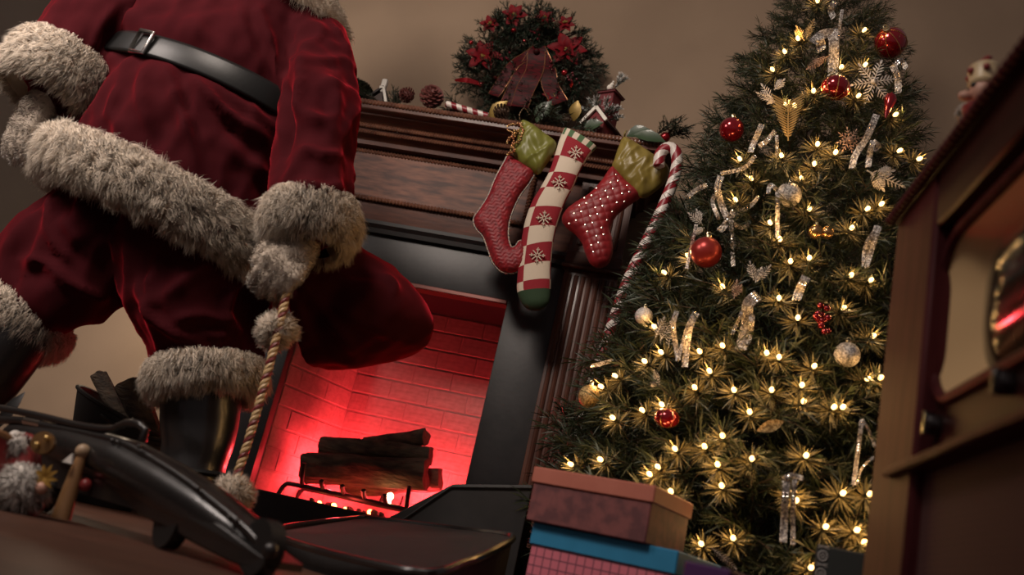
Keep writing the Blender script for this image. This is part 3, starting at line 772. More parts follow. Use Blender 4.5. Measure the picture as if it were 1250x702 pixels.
def inflate(outline_w, thick, step, round_r=None, disp=None, n=110, Y=0.0):
    """outline_w: world (x,z) points -> verts, tris of a padded shape about the plane y=Y"""
    ol = closed_smooth(outline_w, n)
    x0, z0 = ol.min(0); x1, z1 = ol.max(0)
    gx, gz = np.meshgrid(np.arange(x0, x1, step), np.arange(z0, z1, step)); gx = gx + (np.arange(gx.shape[0]) % 2)[:, None] * step / 2
    q = np.stack([gx.ravel(), gz.ravel()], 1); q = q[inside(ol, q)]; q = q[edge_dist(ol, q) > step * .6]
    pts = [Vector(p) for p in ol] + [Vector(p) for p in q]; m = len(ol)
    r = delaunay_2d_cdt(pts, [(i, (i + 1) % m) for i in range(m)], [list(range(m))], 1, 1e-7)
    vv = np.array([p[:] for p in r[0]]); ff = np.array([t for t in r[2] if len(t) == 3])
    d = edge_dist(ol, vv); R = round_r or d.max()
    h = thick * np.sqrt(np.clip(1 - (1 - np.minimum(d / R, 1)) ** 2, 0, 1)); h[d < 1e-6] = 0
    hf = h + (disp(vv, d) * (np.minimum(d / (R * .4), 1)) if disp else 0)
    front = np.stack([vv[:, 0], Y - hf, vv[:, 1]], 1); back = np.stack([vv[:, 0], Y + h * .8, vv[:, 1]], 1)
    N = len(vv)
    F = np.concatenate([ff, ff[:, ::-1] + N])
    V = np.concatenate([front, back])
    if np.cross(front[ff[0, 1]] - front[ff[0, 0]], front[ff[0, 2]] - front[ff[0, 0]])[1] > 0: F = F[:, ::-1]
    return V, F, ol
def OUT(pts, Y, ox=0, oy=0, sc=1.0):
    return [tuple(P(ox + a / sc, oy + b / sc, Y)[[0, 2]]) for a, b in pts]
def surf_pt(V, x, z, Ymid):
    k = np.argmin((V[:, 0] - x) ** 2 + (V[:, 2] - z) ** 2 + (V[:, 1] > Ymid) * 1.0); return V[k]

# ================================================================== stockings
YST = 2.735
m_braid = mat('red_braid', (0.30, 0.012, 0.020), 0.55, color2=(0.16, 0.006, 0.012), scale=60, sheen=.3, sheen_tint=(.9, .2, .2))
m_lime = mat('lime_satin', (0.15, 0.155, 0.026), 0.42, color2=(0.19, 0.19, 0.034), scale=8, sheen=.2)
m_goldsatin = mat('gold_satin', (0.19, 0.14, 0.026), 0.40, color2=(0.24, 0.18, 0.04), scale=8, sheen=.2)
m_quilt = mat('red_brocade', (0.28, 0.012, 0.016), 0.5, color2=(0.20, 0.008, 0.012), scale=45, sheen=.3, sheen_tint=(.9, .2, .2))
m_knit_r = mat('knit_red', (0.27, 0.010, 0.020), 0.85, bump=.4, bump_scale=260, bump_dist=.002)
m_knit_w = mat('knit_cream', (0.66, 0.56, 0.44), 0.85, bump=.4, bump_scale=260, bump_dist=.002)
m_knit_g = mat('knit_dark_green', (0.022, 0.050, 0.020), 0.85, bump=.4, bump_scale=260, bump_dist=.002)
m_knit_lg = mat('knit_green', (0.07, 0.14, 0.06), 0.85, bump=.4, bump_scale=260, bump_dist=.002)
m_sequin = mat('sequin', (0.62, 0.52, 0.42), 0.22, metal=.9)
m_pipe = mat('gold_black_piping', (0.30, 0.20, 0.11), 0.4, color2=(0.02, 0.015, 0.01), scale=160, contrast=(.48, .52))
s1 = thing('stocking', 'braided red stocking with lime satin cuff and curled toe on the mantel', 'stocking', tuple(P(640, 160, YST)), 'stockings on the mantel')
zo = (560, 130, 2.7)
o1 = OUT([(165, 165), (205, 185), (250, 212), (236, 250), (200, 300), (172, 365), (164, 420), (172, 462), (186, 462), (198, 446), (214, 446), (228, 470), (228, 508), (210, 538), (175, 552), (140, 545), (112, 515), (95, 470), (80, 430), (56, 402), (49, 372), (66, 345), (95, 300), (120, 240), (148, 188)], YST, *zo)
def d_braid(vv, d):   # herringbone plaits run along the leg
    u = vv[:, 0] * .85 + vv[:, 1] * .5; w = -vv[:, 0] * .5 + vv[:, 1] * .85
    zig = np.abs(((u / .026) % 1.0) - .5) * 2
    return .0042 * np.abs(np.sin(PI * (w / .013 + zig * .9)))
V, F, ol = inflate(o1, .030, .0035, .035, d_braid, 150, YST); np_mesh('leg', V, F, m_braid, s1)
mb = MB(); mb.tube([(p[0], YST - .004, p[1]) for p in ol[12:]], .0032, 6); mb.build('piping', m_pipe, s1)
c1 = OUT([(208, 48), (238, 56), (282, 88), (322, 122), (306, 165), (284, 200), (262, 224), (238, 214), (205, 190), (180, 158), (188, 118), (200, 75)], YST - .012, *zo)
def d_sat(vv, d): return .011 * np.array([noise.noise((p[0] * 30 + p[1] * 8, p[1] * 16, 3.1)) for p in vv]) + .006 * np.array([1 - 2 * abs(noise.noise((p[0] * 34 - p[1] * 22, p[1] * 12, 7.7))) for p in vv]) + .004 * np.array([noise.noise((p[0] * 60 + p[1] * 20, p[1] * 20, 1.1)) for p in vv])
V, F, _ = inflate(c1, .034, .0042, .045, d_sat, 90, YST - .012); np_mesh('cuff', V, F, m_lime, s1)
bead = MB()
rr = random.Random(3)
for line in (((208, 55), (190, 58), (168, 60), (160, 72), (172, 85), (190, 80)), ((195, 75), (185, 95), (178, 120), (168, 150), (160, 160)), ((200, 85), (205, 105), (190, 120), (172, 128)), ((205, 62), (212, 80), (204, 95)), ((185, 90), (165, 108), (160, 122)), ((175, 135), (185, 145), (165, 155))):
    q = smooth_path([P(zo[0] + a / 2.7, zo[1] + b / 2.7, YST - .045) for a, b in line], 14)
    for p in q: bead.sphere(p + np.array([rr.uniform(-.002, .002), rr.uniform(-.006, .006), 0]), .0042, 7, 5)
bead_o = bead.build('bead_tassel', mat('copper_beads', (0.45, 0.17, 0.09), 0.25, metal=.8, color2=(0.6, 0.45, 0.2), scale=90), s1)
mb = MB(); mb.tube(smooth_path([P(636, 150, YST - .01), P(634, 140, YST - .03), P(640, 132, YST), P(646, 140, YST + .02)], 12), .0016, 6); mb.build('hanging_loop', m_pipe, s1)
# ---- tall checked stocking: a knitted tube, four squares round
s2 = thing('stocking', 'tall red and cream checked knit stocking with snowflakes on the mantel', 'stocking', tuple(P(690, 170, YST)), 'stockings on the mantel')
LE = [(348, 72), (330, 115), (302, 205), (275, 258), (240, 318), (216, 388), (203, 470), (194, 550), (193, 612), (212, 655), (236, 672)]
RE = [(455, 135), (428, 165), (398, 218), (376, 268), (350, 318), (326, 385), (312, 448), (304, 530), (303, 600), (296, 648), (268, 672)]
rowb = [0.0, 0.62, 1.55, 2.27, 3.25, 4.3, 5.2, 6.0, 6.78, 7.55, 8.05, 10.0]    # section index where rows change
tt = []
for a, b in zip(rowb[:-1], rowb[1:]): tt += list(np.linspace(a, b, 7, endpoint=False))
tt.append(10.0)
LW = np.array([P(560 + a / 2.7, 130 + b / 2.7, YST - .01) for a, b in LE]); RW = np.array([P(560 + a / 2.7, 130 + b / 2.7, YST - .01) for a, b in RE])
B = 40; vs = []; fs = []; mi = []
for t in tt:
    L_, R_ = cr(LW, t), cr(RW, t); c = (L_ + R_) / 2; a = (R_ - L_) / 2
    for k in range(B):
        th = 2 * PI * k / B; vs.append(c + a * math.cos(th) + np.array([0, -.026 * math.sin(th) * (1 if t < 9 else (1 - (t - 9) * .8)), 0]))
for i in range(len(tt) - 1):
    row = sum(1 for b in rowb[1:-1] if tt[i] >= b - 1e-6)
    for k in range(B):
        ang = (k + .5) / B * 360; col = int(((ang - 20) % 360) // 107)        # squares round the tube
        fs.append((i * B + k, i * B + (k + 1) % B, (i + 1) * B + (k + 1) % B, (i + 1) * B + k))
        if row == 0: mi.append(3 if (k % 4) < 2 else 1)
        elif row == 10: mi.append(2)
        else: mi.append(0 if (row + col) % 2 == 1 else 1)
fs.append(tuple(range(B))); mi.append(1); fs.append(tuple((len(tt) - 1) * B + k for k in range(B - 1, -1, -1))); mi.append(2)
mb = MB(); mb.add(vs, fs, mi); mb.build('leg', [m_knit_r, m_knit_w, m_knit_g, m_knit_lg], s2)
def snow_star(c, r, parent, name, mt, Yoff=0.0, rot=0.0, arms=8):
    m = MB(); c = np.array(c)
    for k in range(arms):
        a = rot + 2 * PI * k / arms; e = np.array([math.cos(a), 0, math.sin(a)])
        m.ribbon([c + e * r * .15, c + e * r * (1.0 if k % 2 == 0 else .85)], [.0030, .0024], np.cross(e, [0, 1, 0]), .003)
        if k % 2 == 0:
            for sg in (-1, 1):
                a2 = a + sg * .7; e2 = np.array([math.cos(a2), 0, math.sin(a2)]); b0 = c + e * r * .55
                m.ribbon([b0, b0 + e2 * r * .32], .0022, np.cross(e2, [0, 1, 0]), .003)
    return m.build(name, mt, parent, smooth=False)
for (a, b) in ((385, 152), (331, 250), (281, 368), (259, 490)):
    snow_star(P(560 + a / 2.7, 130 + b / 2.7, YST - .0415), .026, s2, 'snowflake_motif', m_knit_w, rot=.1)
# ---- sequinned stocking
s3 = thing('stocking', 'quilted red stocking with gold satin cuff and pale sequins on the mantel', 'stocking', tuple(P(775, 175, YST)), 'stockings on the mantel')
o3 = OUT([(508, 200), (470, 245), (430, 288), (380, 320), (348, 348), (340, 376), (355, 400), (385, 424), (405, 450), (420, 492), (436, 522), (465, 533), (494, 518), (508, 480), (506, 440), (500, 402), (520, 362), (558, 330), (604, 290), (560, 250)], YST, *zo)
def d_quilt(vv, d):
    u = (vv[:, 0] * .9 + vv[:, 1] * .45) / .024; w = (-vv[:, 0] * .45 + vv[:, 1] * .9) / .024
    return .004 * (np.abs(np.sin(PI * u)) * np.abs(np.sin(PI * w))) ** .5
V, F, ol = inflate(o3, .038, .0035, .05, d_quilt, 150, YST); np_mesh('leg', V, F, m_quilt, s3)
sq = MB()
for i in range(-20, 40):
    for j in range(30, 75):
        u, w_ = i * .024, j * .024
        x = .9 * u - .45 * w_; z = .45 * u + .9 * w_; x /= 1.0125; z /= 1.0125
        x0_, z0_ = round(s3.location.x / .024) * .0, 0
        q = np.array([[x, z]])
        if (i * 7 + j * 13) % 10 < 6 and inside(ol, q)[0] and edge_dist(ol, q)[0] > .008:
            s_ = surf_pt(V, x, z, YST); sq.lathe([(.0001, 0), (.0036, .0004), (.0036, .0014), (.0001, .0022)], 8, (x, s_[1] - .0002, z), (0, -1, 0.15))
stuff(sq.build('sequins', m_sequin, s3))
c3 = OUT([(543, 103), (580, 118), (640, 158), (690, 198), (692, 228), (664, 268), (606, 302), (560, 262), (508, 206), (514, 170), (528, 130)], YST - .012, *zo)
V, F, _ = inflate(c3, .036, .0042, .05, d_sat, 90, YST - .012); np_mesh('cuff', V, F, m_goldsatin, s3)
mb = MB(); mb.tube(smooth_path([P(762, 170, YST - .01), P(763, 162, YST - .04), P(765, 160, YST + .0)], 10), .003, 6); mb.build('hanging_loop', m_goldsatin, s3)

# ================================================================== candy cane
m_cane_w = mat('candy_white', (0.72, 0.66, 0.60), 0.35, color2=(0.66, 0.60, 0.54), scale=60, bump=.1, bump_scale=120); m_cane_r = mat('candy_red', (0.20, 0.008, 0.016), 0.4, color2=(0.26, 0.012, 0.02), scale=60); m_cane_g = mat('candy_green', (0.04, .12, .05), .4)
YCN = 2.66
path = smooth_path([P(804, 205, YCN), P(806, 188, YCN), P(816, 180, YCN), P(825, 186, YCN), P(826, 204, YCN), P(818, 232, YCN), P(797, 280, YCN), P(768, 340, YCN), P(750, 390, YCN), P(735, 435, YCN), P(700, 545, YCN), P(688, 612, YCN + .0)], 150)
pts2, T, N = frame_along(path); s = np.concatenate([[0], np.cumsum(np.linalg.norm(np.diff(path, axis=0), axis=1))])
B = 24; vs = []; fs = []; mi = []; r = .0190
for i in range(150):
    for k in range(B):
        a = 2 * PI * k / B + 2 * PI * s[i] / .115; vs.append(pts2[i] + (N[i][0] * math.cos(a) + N[i][1] * math.sin(a)) * r * (1 if 0 < i < 149 else .5))
for i in range(149):
    for k in range(B):
        fs.append((i * B + k, i * B + (k + 1) % B, (i + 1) * B + (k + 1) % B, (i + 1) * B + k)); q = k % 12; mi.append(1 if q < 6 else 0)
fs += [tuple(range(B)), tuple(149 * B + k for k in range(B))]; mi += [0, 0]
mb = MB(); mb.add(vs, fs, mi)
tag(mb.build('candy_cane', [m_cane_w, m_cane_r]), 'giant red and white striped candy cane hooked at the mantel corner', 'candy cane')
# ================================================================== evergreen sprigs (shared meshes)
m_needle = mat('pine_needle', (0.012, 0.022, 0.009), 0.5, color2=(0.030, 0.042, 0.018), scale=5, coords='Object', sheen=.1)
m_needle_dk = mat('dark_needle', (0.010, 0.022, 0.010), 0.55, color2=(0.024, 0.040, 0.020), scale=5)
m_needle_snow = mat('frosted_needle', (0.05, 0.09, 0.06), 0.6, color2=(0.55, 0.54, 0.52), scale=22, contrast=(.45, .6))
m_bark = mat('bark', (0.035, 0.022, 0.014), 0.85, color2=(0.07, 0.045, 0.03), scale=20, bump=.5, bump_scale=40)
def needle_set(stems, nl, per_m, rng, width=.0014, ang=.75, jit=.25):
    """stems: list of polylines; returns V,F of needles round them"""
    VV = []; FF = []; o = 0
    for st in stems:
        st = np.array(st, float); L = np.linalg.norm(np.diff(st, axis=0), axis=1).sum(); n = max(6, int(L * per_m))
        q = smooth_path(st, n); T = np.gradient(q, axis=0); T /= np.linalg.norm(T, axis=1)[:, None]
        R = rng.normal(size=(n, 3)); R -= (R * T).sum(1)[:, None] * T; R /= np.linalg.norm(R, axis=1)[:, None]
        tpar = np.linspace(0, 1, n); a = ang * (1 - .45 * tpar ** 3) + rng.normal(size=n) * jit
        d = T * np.cos(a)[:, None] + R * np.sin(a)[:, None]
        l = nl * rng.uniform(.65, 1.1, n)[:, None]
        W = np.cross(d, rng.normal(size=(n, 3))); W /= np.linalg.norm(W, axis=1)[:, None]
        bend = np.array([0, 0, -.10]) * l
        p0 = q; p1 = q + d * l * .55 + bend * .2; p2 = q + d * l + bend
        V = np.stack([p0 - W * width * .6, p0 + W * width * .6, p1 - W * width, p1 + W * width, p2], 1).reshape(-1, 3)
        F = (np.array([[0, 1, 3], [0, 3, 2], [2, 3, 4]])[None] + np.arange(n)[:, None, None] * 5).reshape(-1, 3)
        VV.append(V); FF.append(F + o); o += len(V)
    return np.concatenate(VV), np.concatenate(FF)
def sprig_mesh(name, L, nside, nl, per_m, seed, mts, width=.0014, droop=.12, side_len=.5, ang=.75):
    """a bough along +x with side twigs; needles and stem in one mesh"""
    rng = np.random.default_rng(seed)
    main = [(t * L, 0, -droop * L * t * t + .10 * L * t) for t in np.linspace(0, 1, 7)]
    stems = [main]
    for k in range(nside):
        t = .22 + .66 * (k + rng.random() * .6) / max(nside, 1); sg = 1 if k % 2 else -1
        b = np.array([t * L, 0, -droop * L * t * t + .10 * L * t]); a = sg * rng.uniform(.5, .95); ll = L * side_len * (1.1 - .75 * t) * rng.uniform(.8, 1.15)
        dz = rng.uniform(-.25, .45)
        stems.append([b + np.array([math.cos(a), math.sin(a), dz * s_]) * ll * s_ for s_ in (0, .35, .7, 1.0)])
    V, F = needle_set(stems, nl, per_m, rng, width, ang)
    m = MB()
    for i, st in enumerate(stems): m.tube(st, [.0035 * (1 - .7 * j / (len(st) - 1)) * (1 if i == 0 else .6) for j in range(len(st))], 5)
    tv = np.array(m.v); tf = np.array([(q[0], q[i], q[i + 1]) for q in m.f for i in range(1, len(q) - 1)])
    mi = np.concatenate([np.zeros(len(F), int), np.ones(len(tf), int)])
    o = np_mesh(name, np.concatenate([V, tv]), np.concatenate([F, tf + len(V)]), mts, None, True, mi)
    return o
def detach(o):     # keep the mesh datablock, drop the prototype object
    me = o.data; bpy.data.objects.remove(o); return me
def inst(name, me, parent, M):
    o = bpy.data.objects.new(name, me); COL.objects.link(o)
    if parent is not None: o.parent = parent; o.matrix_local = Matrix.Translation(-root_loc(parent)) @ M
    else: o.matrix_world = M
    return o
def orient(pos, xdir, up=(0, 0, 1), roll=0.0, s=1.0):
    x = Vector(xdir).normalized(); u = Vector(up); z = (u - x * u.dot(x))
    if z.length < 1e-3: z = Vector((1, 0, 0)) - x * x.x
    z.normalize(); y = z.cross(x)
    R = Matrix((x, y, z)).transposed().to_4x4()
    return Matrix.Translation(Vector(pos)) @ R @ Matrix.Rotation(roll, 4, 'X') @ Matrix.Scale(s, 4)
SPR_D = [detach(sprig_mesh('foliage_sprig', .085, 4, .020, 520, 60 + i, [m_needle_dk, m_bark], .0011)) for i in range(3)]
SPR_G = [detach(sprig_mesh('foliage_sprig', .11, 4, .028, 420, 70 + i, [m_needle, m_bark], .0012)) for i in range(2)]
SPR_S = [detach(sprig_mesh('frosted_sprig', .055, 4, .016, 700, 80 + i, [m_needle_snow, m_bark], .0013)) for i in range(2)]

# ================================================================== pine cone (shared)
m_cone = mat('pine_cone', (0.055, 0.030, 0.018), 0.6, color2=(0.11, 0.062, 0.035), scale=30); m_cone_red = mat('pine_cone_red', (0.10, 0.022, 0.020), .6, color2=(.17, .05, .04), scale=30)
def cone_mesh(name, r, h, mt):
    m = MB(); m.lathe([(r * .25, -h * .5), (r * .6, -h * .3), (r * .6, 0), (r * .25, h * .42), (.001, h * .5)], 10)
    n = 60
    for k in range(n):
        t = (k + .5) / n; a = k * 2.39996; z = -h * .48 + h * .95 * t; rad = r * (math.sin(PI * min(.98, .18 + .80 * t)) ** .7)
        e = np.array([math.cos(a), math.sin(a), 0]); c = e * rad * .55 + np.array([0, 0, z]); tip = e * rad + np.array([0, 0, z + r * .22])
        sd = np.array([-math.sin(a), math.cos(a), 0]) * r * .22
        m.add([c - sd * .5, c + sd * .5, tip + sd, tip - sd, tip + np.array([0, 0, -r * .12]) + sd * .7, tip + np.array([0, 0, -r * .12]) - sd * .7, tip + e * r * .08 - np.array([0, 0, .0])],
              [(0, 1, 2, 3), (0, 5, 4, 1), (3, 2, 6), (2, 4, 6), (4, 5, 6), (5, 3, 6), (1, 4, 2), (0, 3, 5)])
    return detach(m.build(name, mt, None, smooth=False))
CONE = cone_mesh('pine_cone', .024, .05, m_cone); CONE_R = cone_mesh('pine_cone', .030, .052, m_cone_red)

# ================================================================== wreath
m_pet = mat('poinsettia_red', (0.20, 0.005, 0.010), 0.55, color2=(0.11, 0.003, 0.007), scale=40, spec=.12)
m_ribbon = mat('tartan_ribbon', (0.075, 0.004, 0.007), 0.5, color2=(0.028, .006, .006), scale=35, stretch=(1, 1, 5), contrast=(.45, .55), spec=.1)
m_ribbon_edge = mat('ribbon_gold_wire', (0.35, .16, .07), .35, metal=.6)
m_redglass = mat('red_glass', (0.30, 0.006, 0.012), 0.16, color2=(0.36, .01, .016), scale=6, metal=.55, coat=.6)
m_berry = mat('dark_berry', (0.11, 0.004, 0.012), .25, coat=.5)
m_leaf_gold = mat('gold_leaf', (0.26, 0.17, 0.035), .4, metal=.35, color2=(.20, .13, .03), scale=30); m_leaf_green = mat('green_leaf', (0.018, 0.042, 0.015), .45, color2=(.028, .055, .02), scale=20, coat=.2)
YWR = 3.085; wc = P(645, 84, YWR)
wreath = thing('wreath', 'evergreen wreath with red poinsettias and tartan bow leaning on the wall', 'wreath', (wc[0], YWR, 1.548))
RW_, rw_ = .185, .075
mb = MB(); mb.tube([(wc[0] + RW_ * math.cos(a), YWR + .02, wc[2] + RW_ * math.sin(a)) for a in np.linspace(0, 2 * PI, 40, endpoint=False)], .030, 8, closed=True); mb.build('wreath_ring', m_bark, wreath)
rr = random.Random(11)
for k in range(290):
    a = rr.uniform(0, 2 * PI); b = rr.uniform(-PI, 0.25); ro = RW_ + .045 * math.cos(b) - (.07 if k > 240 else 0); yo = YWR + .02 + .050 * math.sin(b)
    e = Vector((math.cos(a), 0, math.sin(a))); tng = Vector((-math.sin(a), 0, math.cos(a)))
    outd = e * math.cos(b) * rr.uniform(.5, 1.1) + Vector((0, math.sin(b), 0)) * .8 + tng * rr.uniform(-.9, .5)
    if outd.y > .2: outd.y = .1
    c = Vector((wc[0], 0, wc[2])) + e * (ro - .02); c.y = yo
    inst('foliage_sprig', SPR_D[k % 3], wreath, orient(c, outd, (0, -1, 0), rr.uniform(-3, 3), rr.uniform(.85, 1.22)))
def petal(m, c, d, L, wd, nrm, cup=.25, mi=0):
    c = np.array(c, float); d = np.array(d, float); d /= np.linalg.norm(d); nrm = np.array(nrm, float); nrm -= d * (nrm @ d); nrm /= np.linalg.norm(nrm); s_ = np.cross(d, nrm)
    prof = [(0, .10), (.25, .75), (.5, 1.0), (.75, .72), (1, .03)]
    vs = []
    for t, q in prof:
        b = c + d * L * t + nrm * (cup * L * (t - t * t) - .12 * L * t * t)
        vs += [b - s_ * wd * q / 2 + nrm * wd * q * .14, b - nrm * .0, b + s_ * wd * q / 2 + nrm * wd * q * .14]
    n0 = len(prof); top = list(vs); bot = [p - nrm * .0012 for p in vs]
    fs = []
    for i in range(n0 - 1):
        for k in range(2):
            a = i * 3 + k; fs.append((a, a + 1, a + 4, a + 3)); fs.append((a + 3 + 3 * n0, a + 4 + 3 * n0, a + 1 + 3 * n0, a + 3 * n0))
    m.add(top + bot, fs, mi)
def poinsettia(px, py, r, Y, parent, seed):
    c = P(px, py, Y); rg = random.Random(seed); root = None
    m = MB()
    for k in range(5): m.sphere(c + np.array([rg.uniform(-.007, .007), -.012, rg.uniform(-.007, .007)]), .0045, 7, 5)
    root = m.build('poinsettia', m_leaf_gold, parent)
    for ring, nn, L in ((0, 6, r), (1, 5, r * .65)):
        for k in range(nn):
            a = 2 * PI * (k + .5 * ring) / nn + rg.uniform(-.2, .2); m = MB()
            petal(m, c + np.array([0, -.006 * ring, 0]), (math.cos(a), -.25 - .3 * ring, math.sin(a)), L, L * .55, (0, -1, 0)); m.build('petal', m_pet, root)
for i, (x, y, r) in enumerate(((590, 70, .074), (692, 62, .080), (628, 20, .054), (676, 118, .045), (598, 30, .042), (665, 24, .044), (690, 30, .04))): poinsettia(x, y, r, YWR - .075, wreath, 30 + i)
for i, (x, y, r) in enumerate(((627, 37, .0105), (588, 103, .0115), (689, 89, .0125), (604, 95, .008), (640, 50, .008), (575, 52, .009))):
    mb = MB(); mb.sphere(P(x, y, YWR - .085), r, 14, 9); mb.build('small_bauble', m_redglass, wreath)
for i, (x, y) in enumerate(((590, 92), (602, 45), (683, 100), (672, 95), (682, 30), (650, 118))): inst('small_pine_cone', CONE, wreath, orient(P(x, y, YWR - .07), (.2, -1, .3), (0, 0, 1), 1.3 * i, .75))
mb = MB()
for i in range(34):
    cx, cy = ((614, 66), (672, 82), (700, 95), (655, 40))[i % 4]; mb.sphere(P(cx + rr.uniform(-8, 8), cy + rr.uniform(-8, 8), YWR - .08 - rr.uniform(0, .02)), .005, 7, 5)
stuff(mb.build('berries', m_berry, wreath))
for (a, b) in (((555, 98), (590, 104)), ((698, 98), (697, 112)), ((618, 18), (626, 30)), ((702, 72), (708, 62))):   # shiny red foil picks
    m = MB(); m.ribbon(smooth_path([P(*a, YWR - .07), (P(*a, YWR - .08) + P(*b, YWR - .08)) / 2 + np.array([0, -.01, .004]), P(*b, YWR - .07)], 8), [.004, .012, .016, .018, .018, .016, .012, .004], (0, -.4, 1), .0015); m.build('foil_pick', m_redglass, wreath)
def bow_ribbon(pxs, wpx, Y, mt, parent, name, wdir=None, ydev=None, edge=True):
    pts = [P(x, y, Y + (ydev[i] if ydev else 0)) for i, (x, y) in enumerate(pxs)]; q = smooth_path(pts, 26)
    q[:, 1] += .006 * np.sin(np.linspace(0, 9, 26)); wv = np.array(wdir if wdir is not None else (1, 0, .2), float)
    m = MB(); m.ribbon(q, wpx / 355.0, wv, .0012); o = m.build(name, mt, parent)
    if edge:
        T = np.gradient(q, axis=0); T /= np.linalg.norm(T, axis=1)[:, None]; W = wv - (T @ wv)[:, None] * T; W /= np.linalg.norm(W, axis=1)[:, None]
        e = MB()
        for sg in (-1, 1): e.tube(q + W * sg * wpx / 710.0, .0013, 5)
        e.build('ribbon_edge', m_ribbon_edge, o)
    return o
bow_ribbon([(655, 62), (640, 85), (626, 112), (618, 128)], 20, YWR - .09, m_ribbon, wreath, 'ribbon_tail')
bow_ribbon([(655, 62), (652, 88), (640, 112), (634, 130)], 24, YWR - .10, m_ribbon, wreath, 'ribbon_tail')
bow_ribbon([(656, 60), (668, 85), (672, 105), (684, 125)], 22, YWR - .095, m_ribbon, wreath, 'ribbon_tail')
bow_ribbon([(655, 62), (632, 75), (614, 98), (602, 116)], 16, YWR - .085, m_ribbon, wreath, 'ribbon_tail')
mb = MB(); mb.sphere(P(655, 63, YWR - .10), .013, 12, 8); mb.build('bow_knot', m_ribbon, wreath)

# ================================================================== along the mantel shelf
ZM = 1.548
def on_shelf(px, py, Y): return P(px, py, Y)
def pine_sprig(px, py, Y, xd, label, mesh, s=1.0, cnt=5, seed=0):
    b = P(px, py, Y); b[2] = ZM + .012; rg = random.Random(seed)
    t = thing('pine_sprig', label, 'greenery', (b[0], b[1], ZM), 'greenery along the mantel')
    for k in range(cnt): inst('twig', mesh[k % len(mesh)], t, orient((b[0] + rg.uniform(-.025, .025), b[1] + rg.uniform(-.02, .02), ZM + .012 + rg.uniform(0, .015)), (xd[0] + rg.uniform(-.7, .7), xd[1] + rg.uniform(-.5, .3), xd[2] + rg.uniform(0, .5)), (0, 0, 1), rg.uniform(-.6, .6), s * rg.uniform(.85, 1.1)))
    return t
pine_sprig(467, 122, 2.86, (-.8, -.2, .15), 'green pine sprig left of the small pine cone on the mantel', SPR_G, .8, 5, 1)
pine_sprig(482, 118, 2.90, (.3, -.2, .9), 'upright dark pine tuft behind the sprigs on the left mantel', SPR_D, .9, 5, 2)
pine_sprig(575, 134, 2.87, (-.9, -.2, .1), 'pine sprig beside the striped candy stick on the mantel', SPR_G, .8, 5, 3)
pine_sprig(655, 150, 2.85, (.9, -.4, .1), 'pine sprig spilling over the mantel above the lime stocking cuff', SPR_G, .9, 6, 4)
pine_sprig(700, 154, 2.86, (.9, -.3, .1), 'dark pine sprig in front of the wreath near the gold leaf', SPR_D, 1.0, 5, 5)
pine_sprig(806, 172, 2.80, (.8, -.4, .1), 'pine sprig at the mantel corner behind the candy cane hook', SPR_G, .9, 6, 6)
def cone_thing(px, py, Y, s, me, label, d=(.3, -.9, .35)):
    b = P(px, py, Y); o = inst('pine_cone', me, None, orient((b[0], b[1], max(b[2], ZM + .022 * s)), Matrix.Rotation(0, 3, 'X') @ Vector(d), (0, 0, 1)) @ Matrix.Rotation(PI / 2, 4, 'Y') @ Matrix.Scale(s, 4))
    return tag(o, label, 'pine cone', 'pine cones on the mantel')
cone_thing(527, 118, 2.86, 1.45, CONE_R, 'reddish pine cone facing out on the mantel left of the wreath')
cone_thing(497, 116, 2.86, 1.0, CONE_R, 'smaller reddish pine cone lying by the larger one', (-.8, -.6, .1))
cone_thing(612, 136, 2.84, 1.15, CONE, 'brown pine cone lying below the tartan ribbon tails', (.8, -.6, 0))
cone_thing(690, 146, 2.84, .9, CONE, 'small dark pine cone below the right side of the wreath', (.8, -.6, 0))
# mossy ball at the left
c = P(438, 106, 2.90); mb = MB(); mb.sphere((c[0], 2.90, ZM + .055), .060, 20, 12, squash=.9)
V = np.array(mb.v); F = np.array([(q[0], q[i], q[i + 1]) for q in mb.f for i in range(1, len(q) - 1)])
tag(fur('moss_ball', V, F, np.array([c[0], 2.9, ZM + .05]), 5000, .014, (0, 0, -.3), mat('moss', (.03, .035, .014), .9, color2=(.055, .05, .02), scale=30), None, 61, combw=.3, width=.0014), 'dark mossy ball on the mantel next to the person\'s shoulder', 'ball')
# little snow-tipped roof ornament
c = P(468, 108, 2.92); rf = thing('birdhouse_ornament', 'small dark gabled house ornament with snow-white chimney on the mantel', 'ornament', (c[0], 2.92, ZM))
x, y = c[0], 2.92
mb = MB(); mb.prism([(x - .040, ZM), (x + .022, ZM), (x + .022, ZM + .045), (x + .008, ZM + .085), (x - .040, ZM + .035)], y - .025, y + .025); mb.build('house_body', mat('dark_brown_wood', (.045, .022, .015), .6), rf, smooth=False)
mb = MB(); mb.ribbon([(x - .060, y, ZM + .030), (x + .010, y, ZM + .105)], .066, (0, 1, 0), .008); mb.ribbon([(x + .008, y, ZM + .105), (x + .036, y, ZM + .040)], .066, (0, 1, 0), .008); mb.build('roof', mat('charcoal_shingle', (.03, .022, .02), .7), rf, smooth=False)
m_snow = mat('painted_snow', (.74, .70, .62), .8, bump=.4, bump_scale=60)
mb = MB(); mb.cbox(x - .004, x + .018, y - .028, y - .010, ZM + .085, ZM + .140, .004); mb.build('chimney', m_snow, rf)
mb = MB(); mb.ribbon([(x - .002, y - .033, ZM + .098), (x + .014, y - .033, ZM + .098), (x + .038, y - .033, ZM + .040)], .008, (0, 1, .3), .010); mb.build('snow_edge', m_snow, rf)
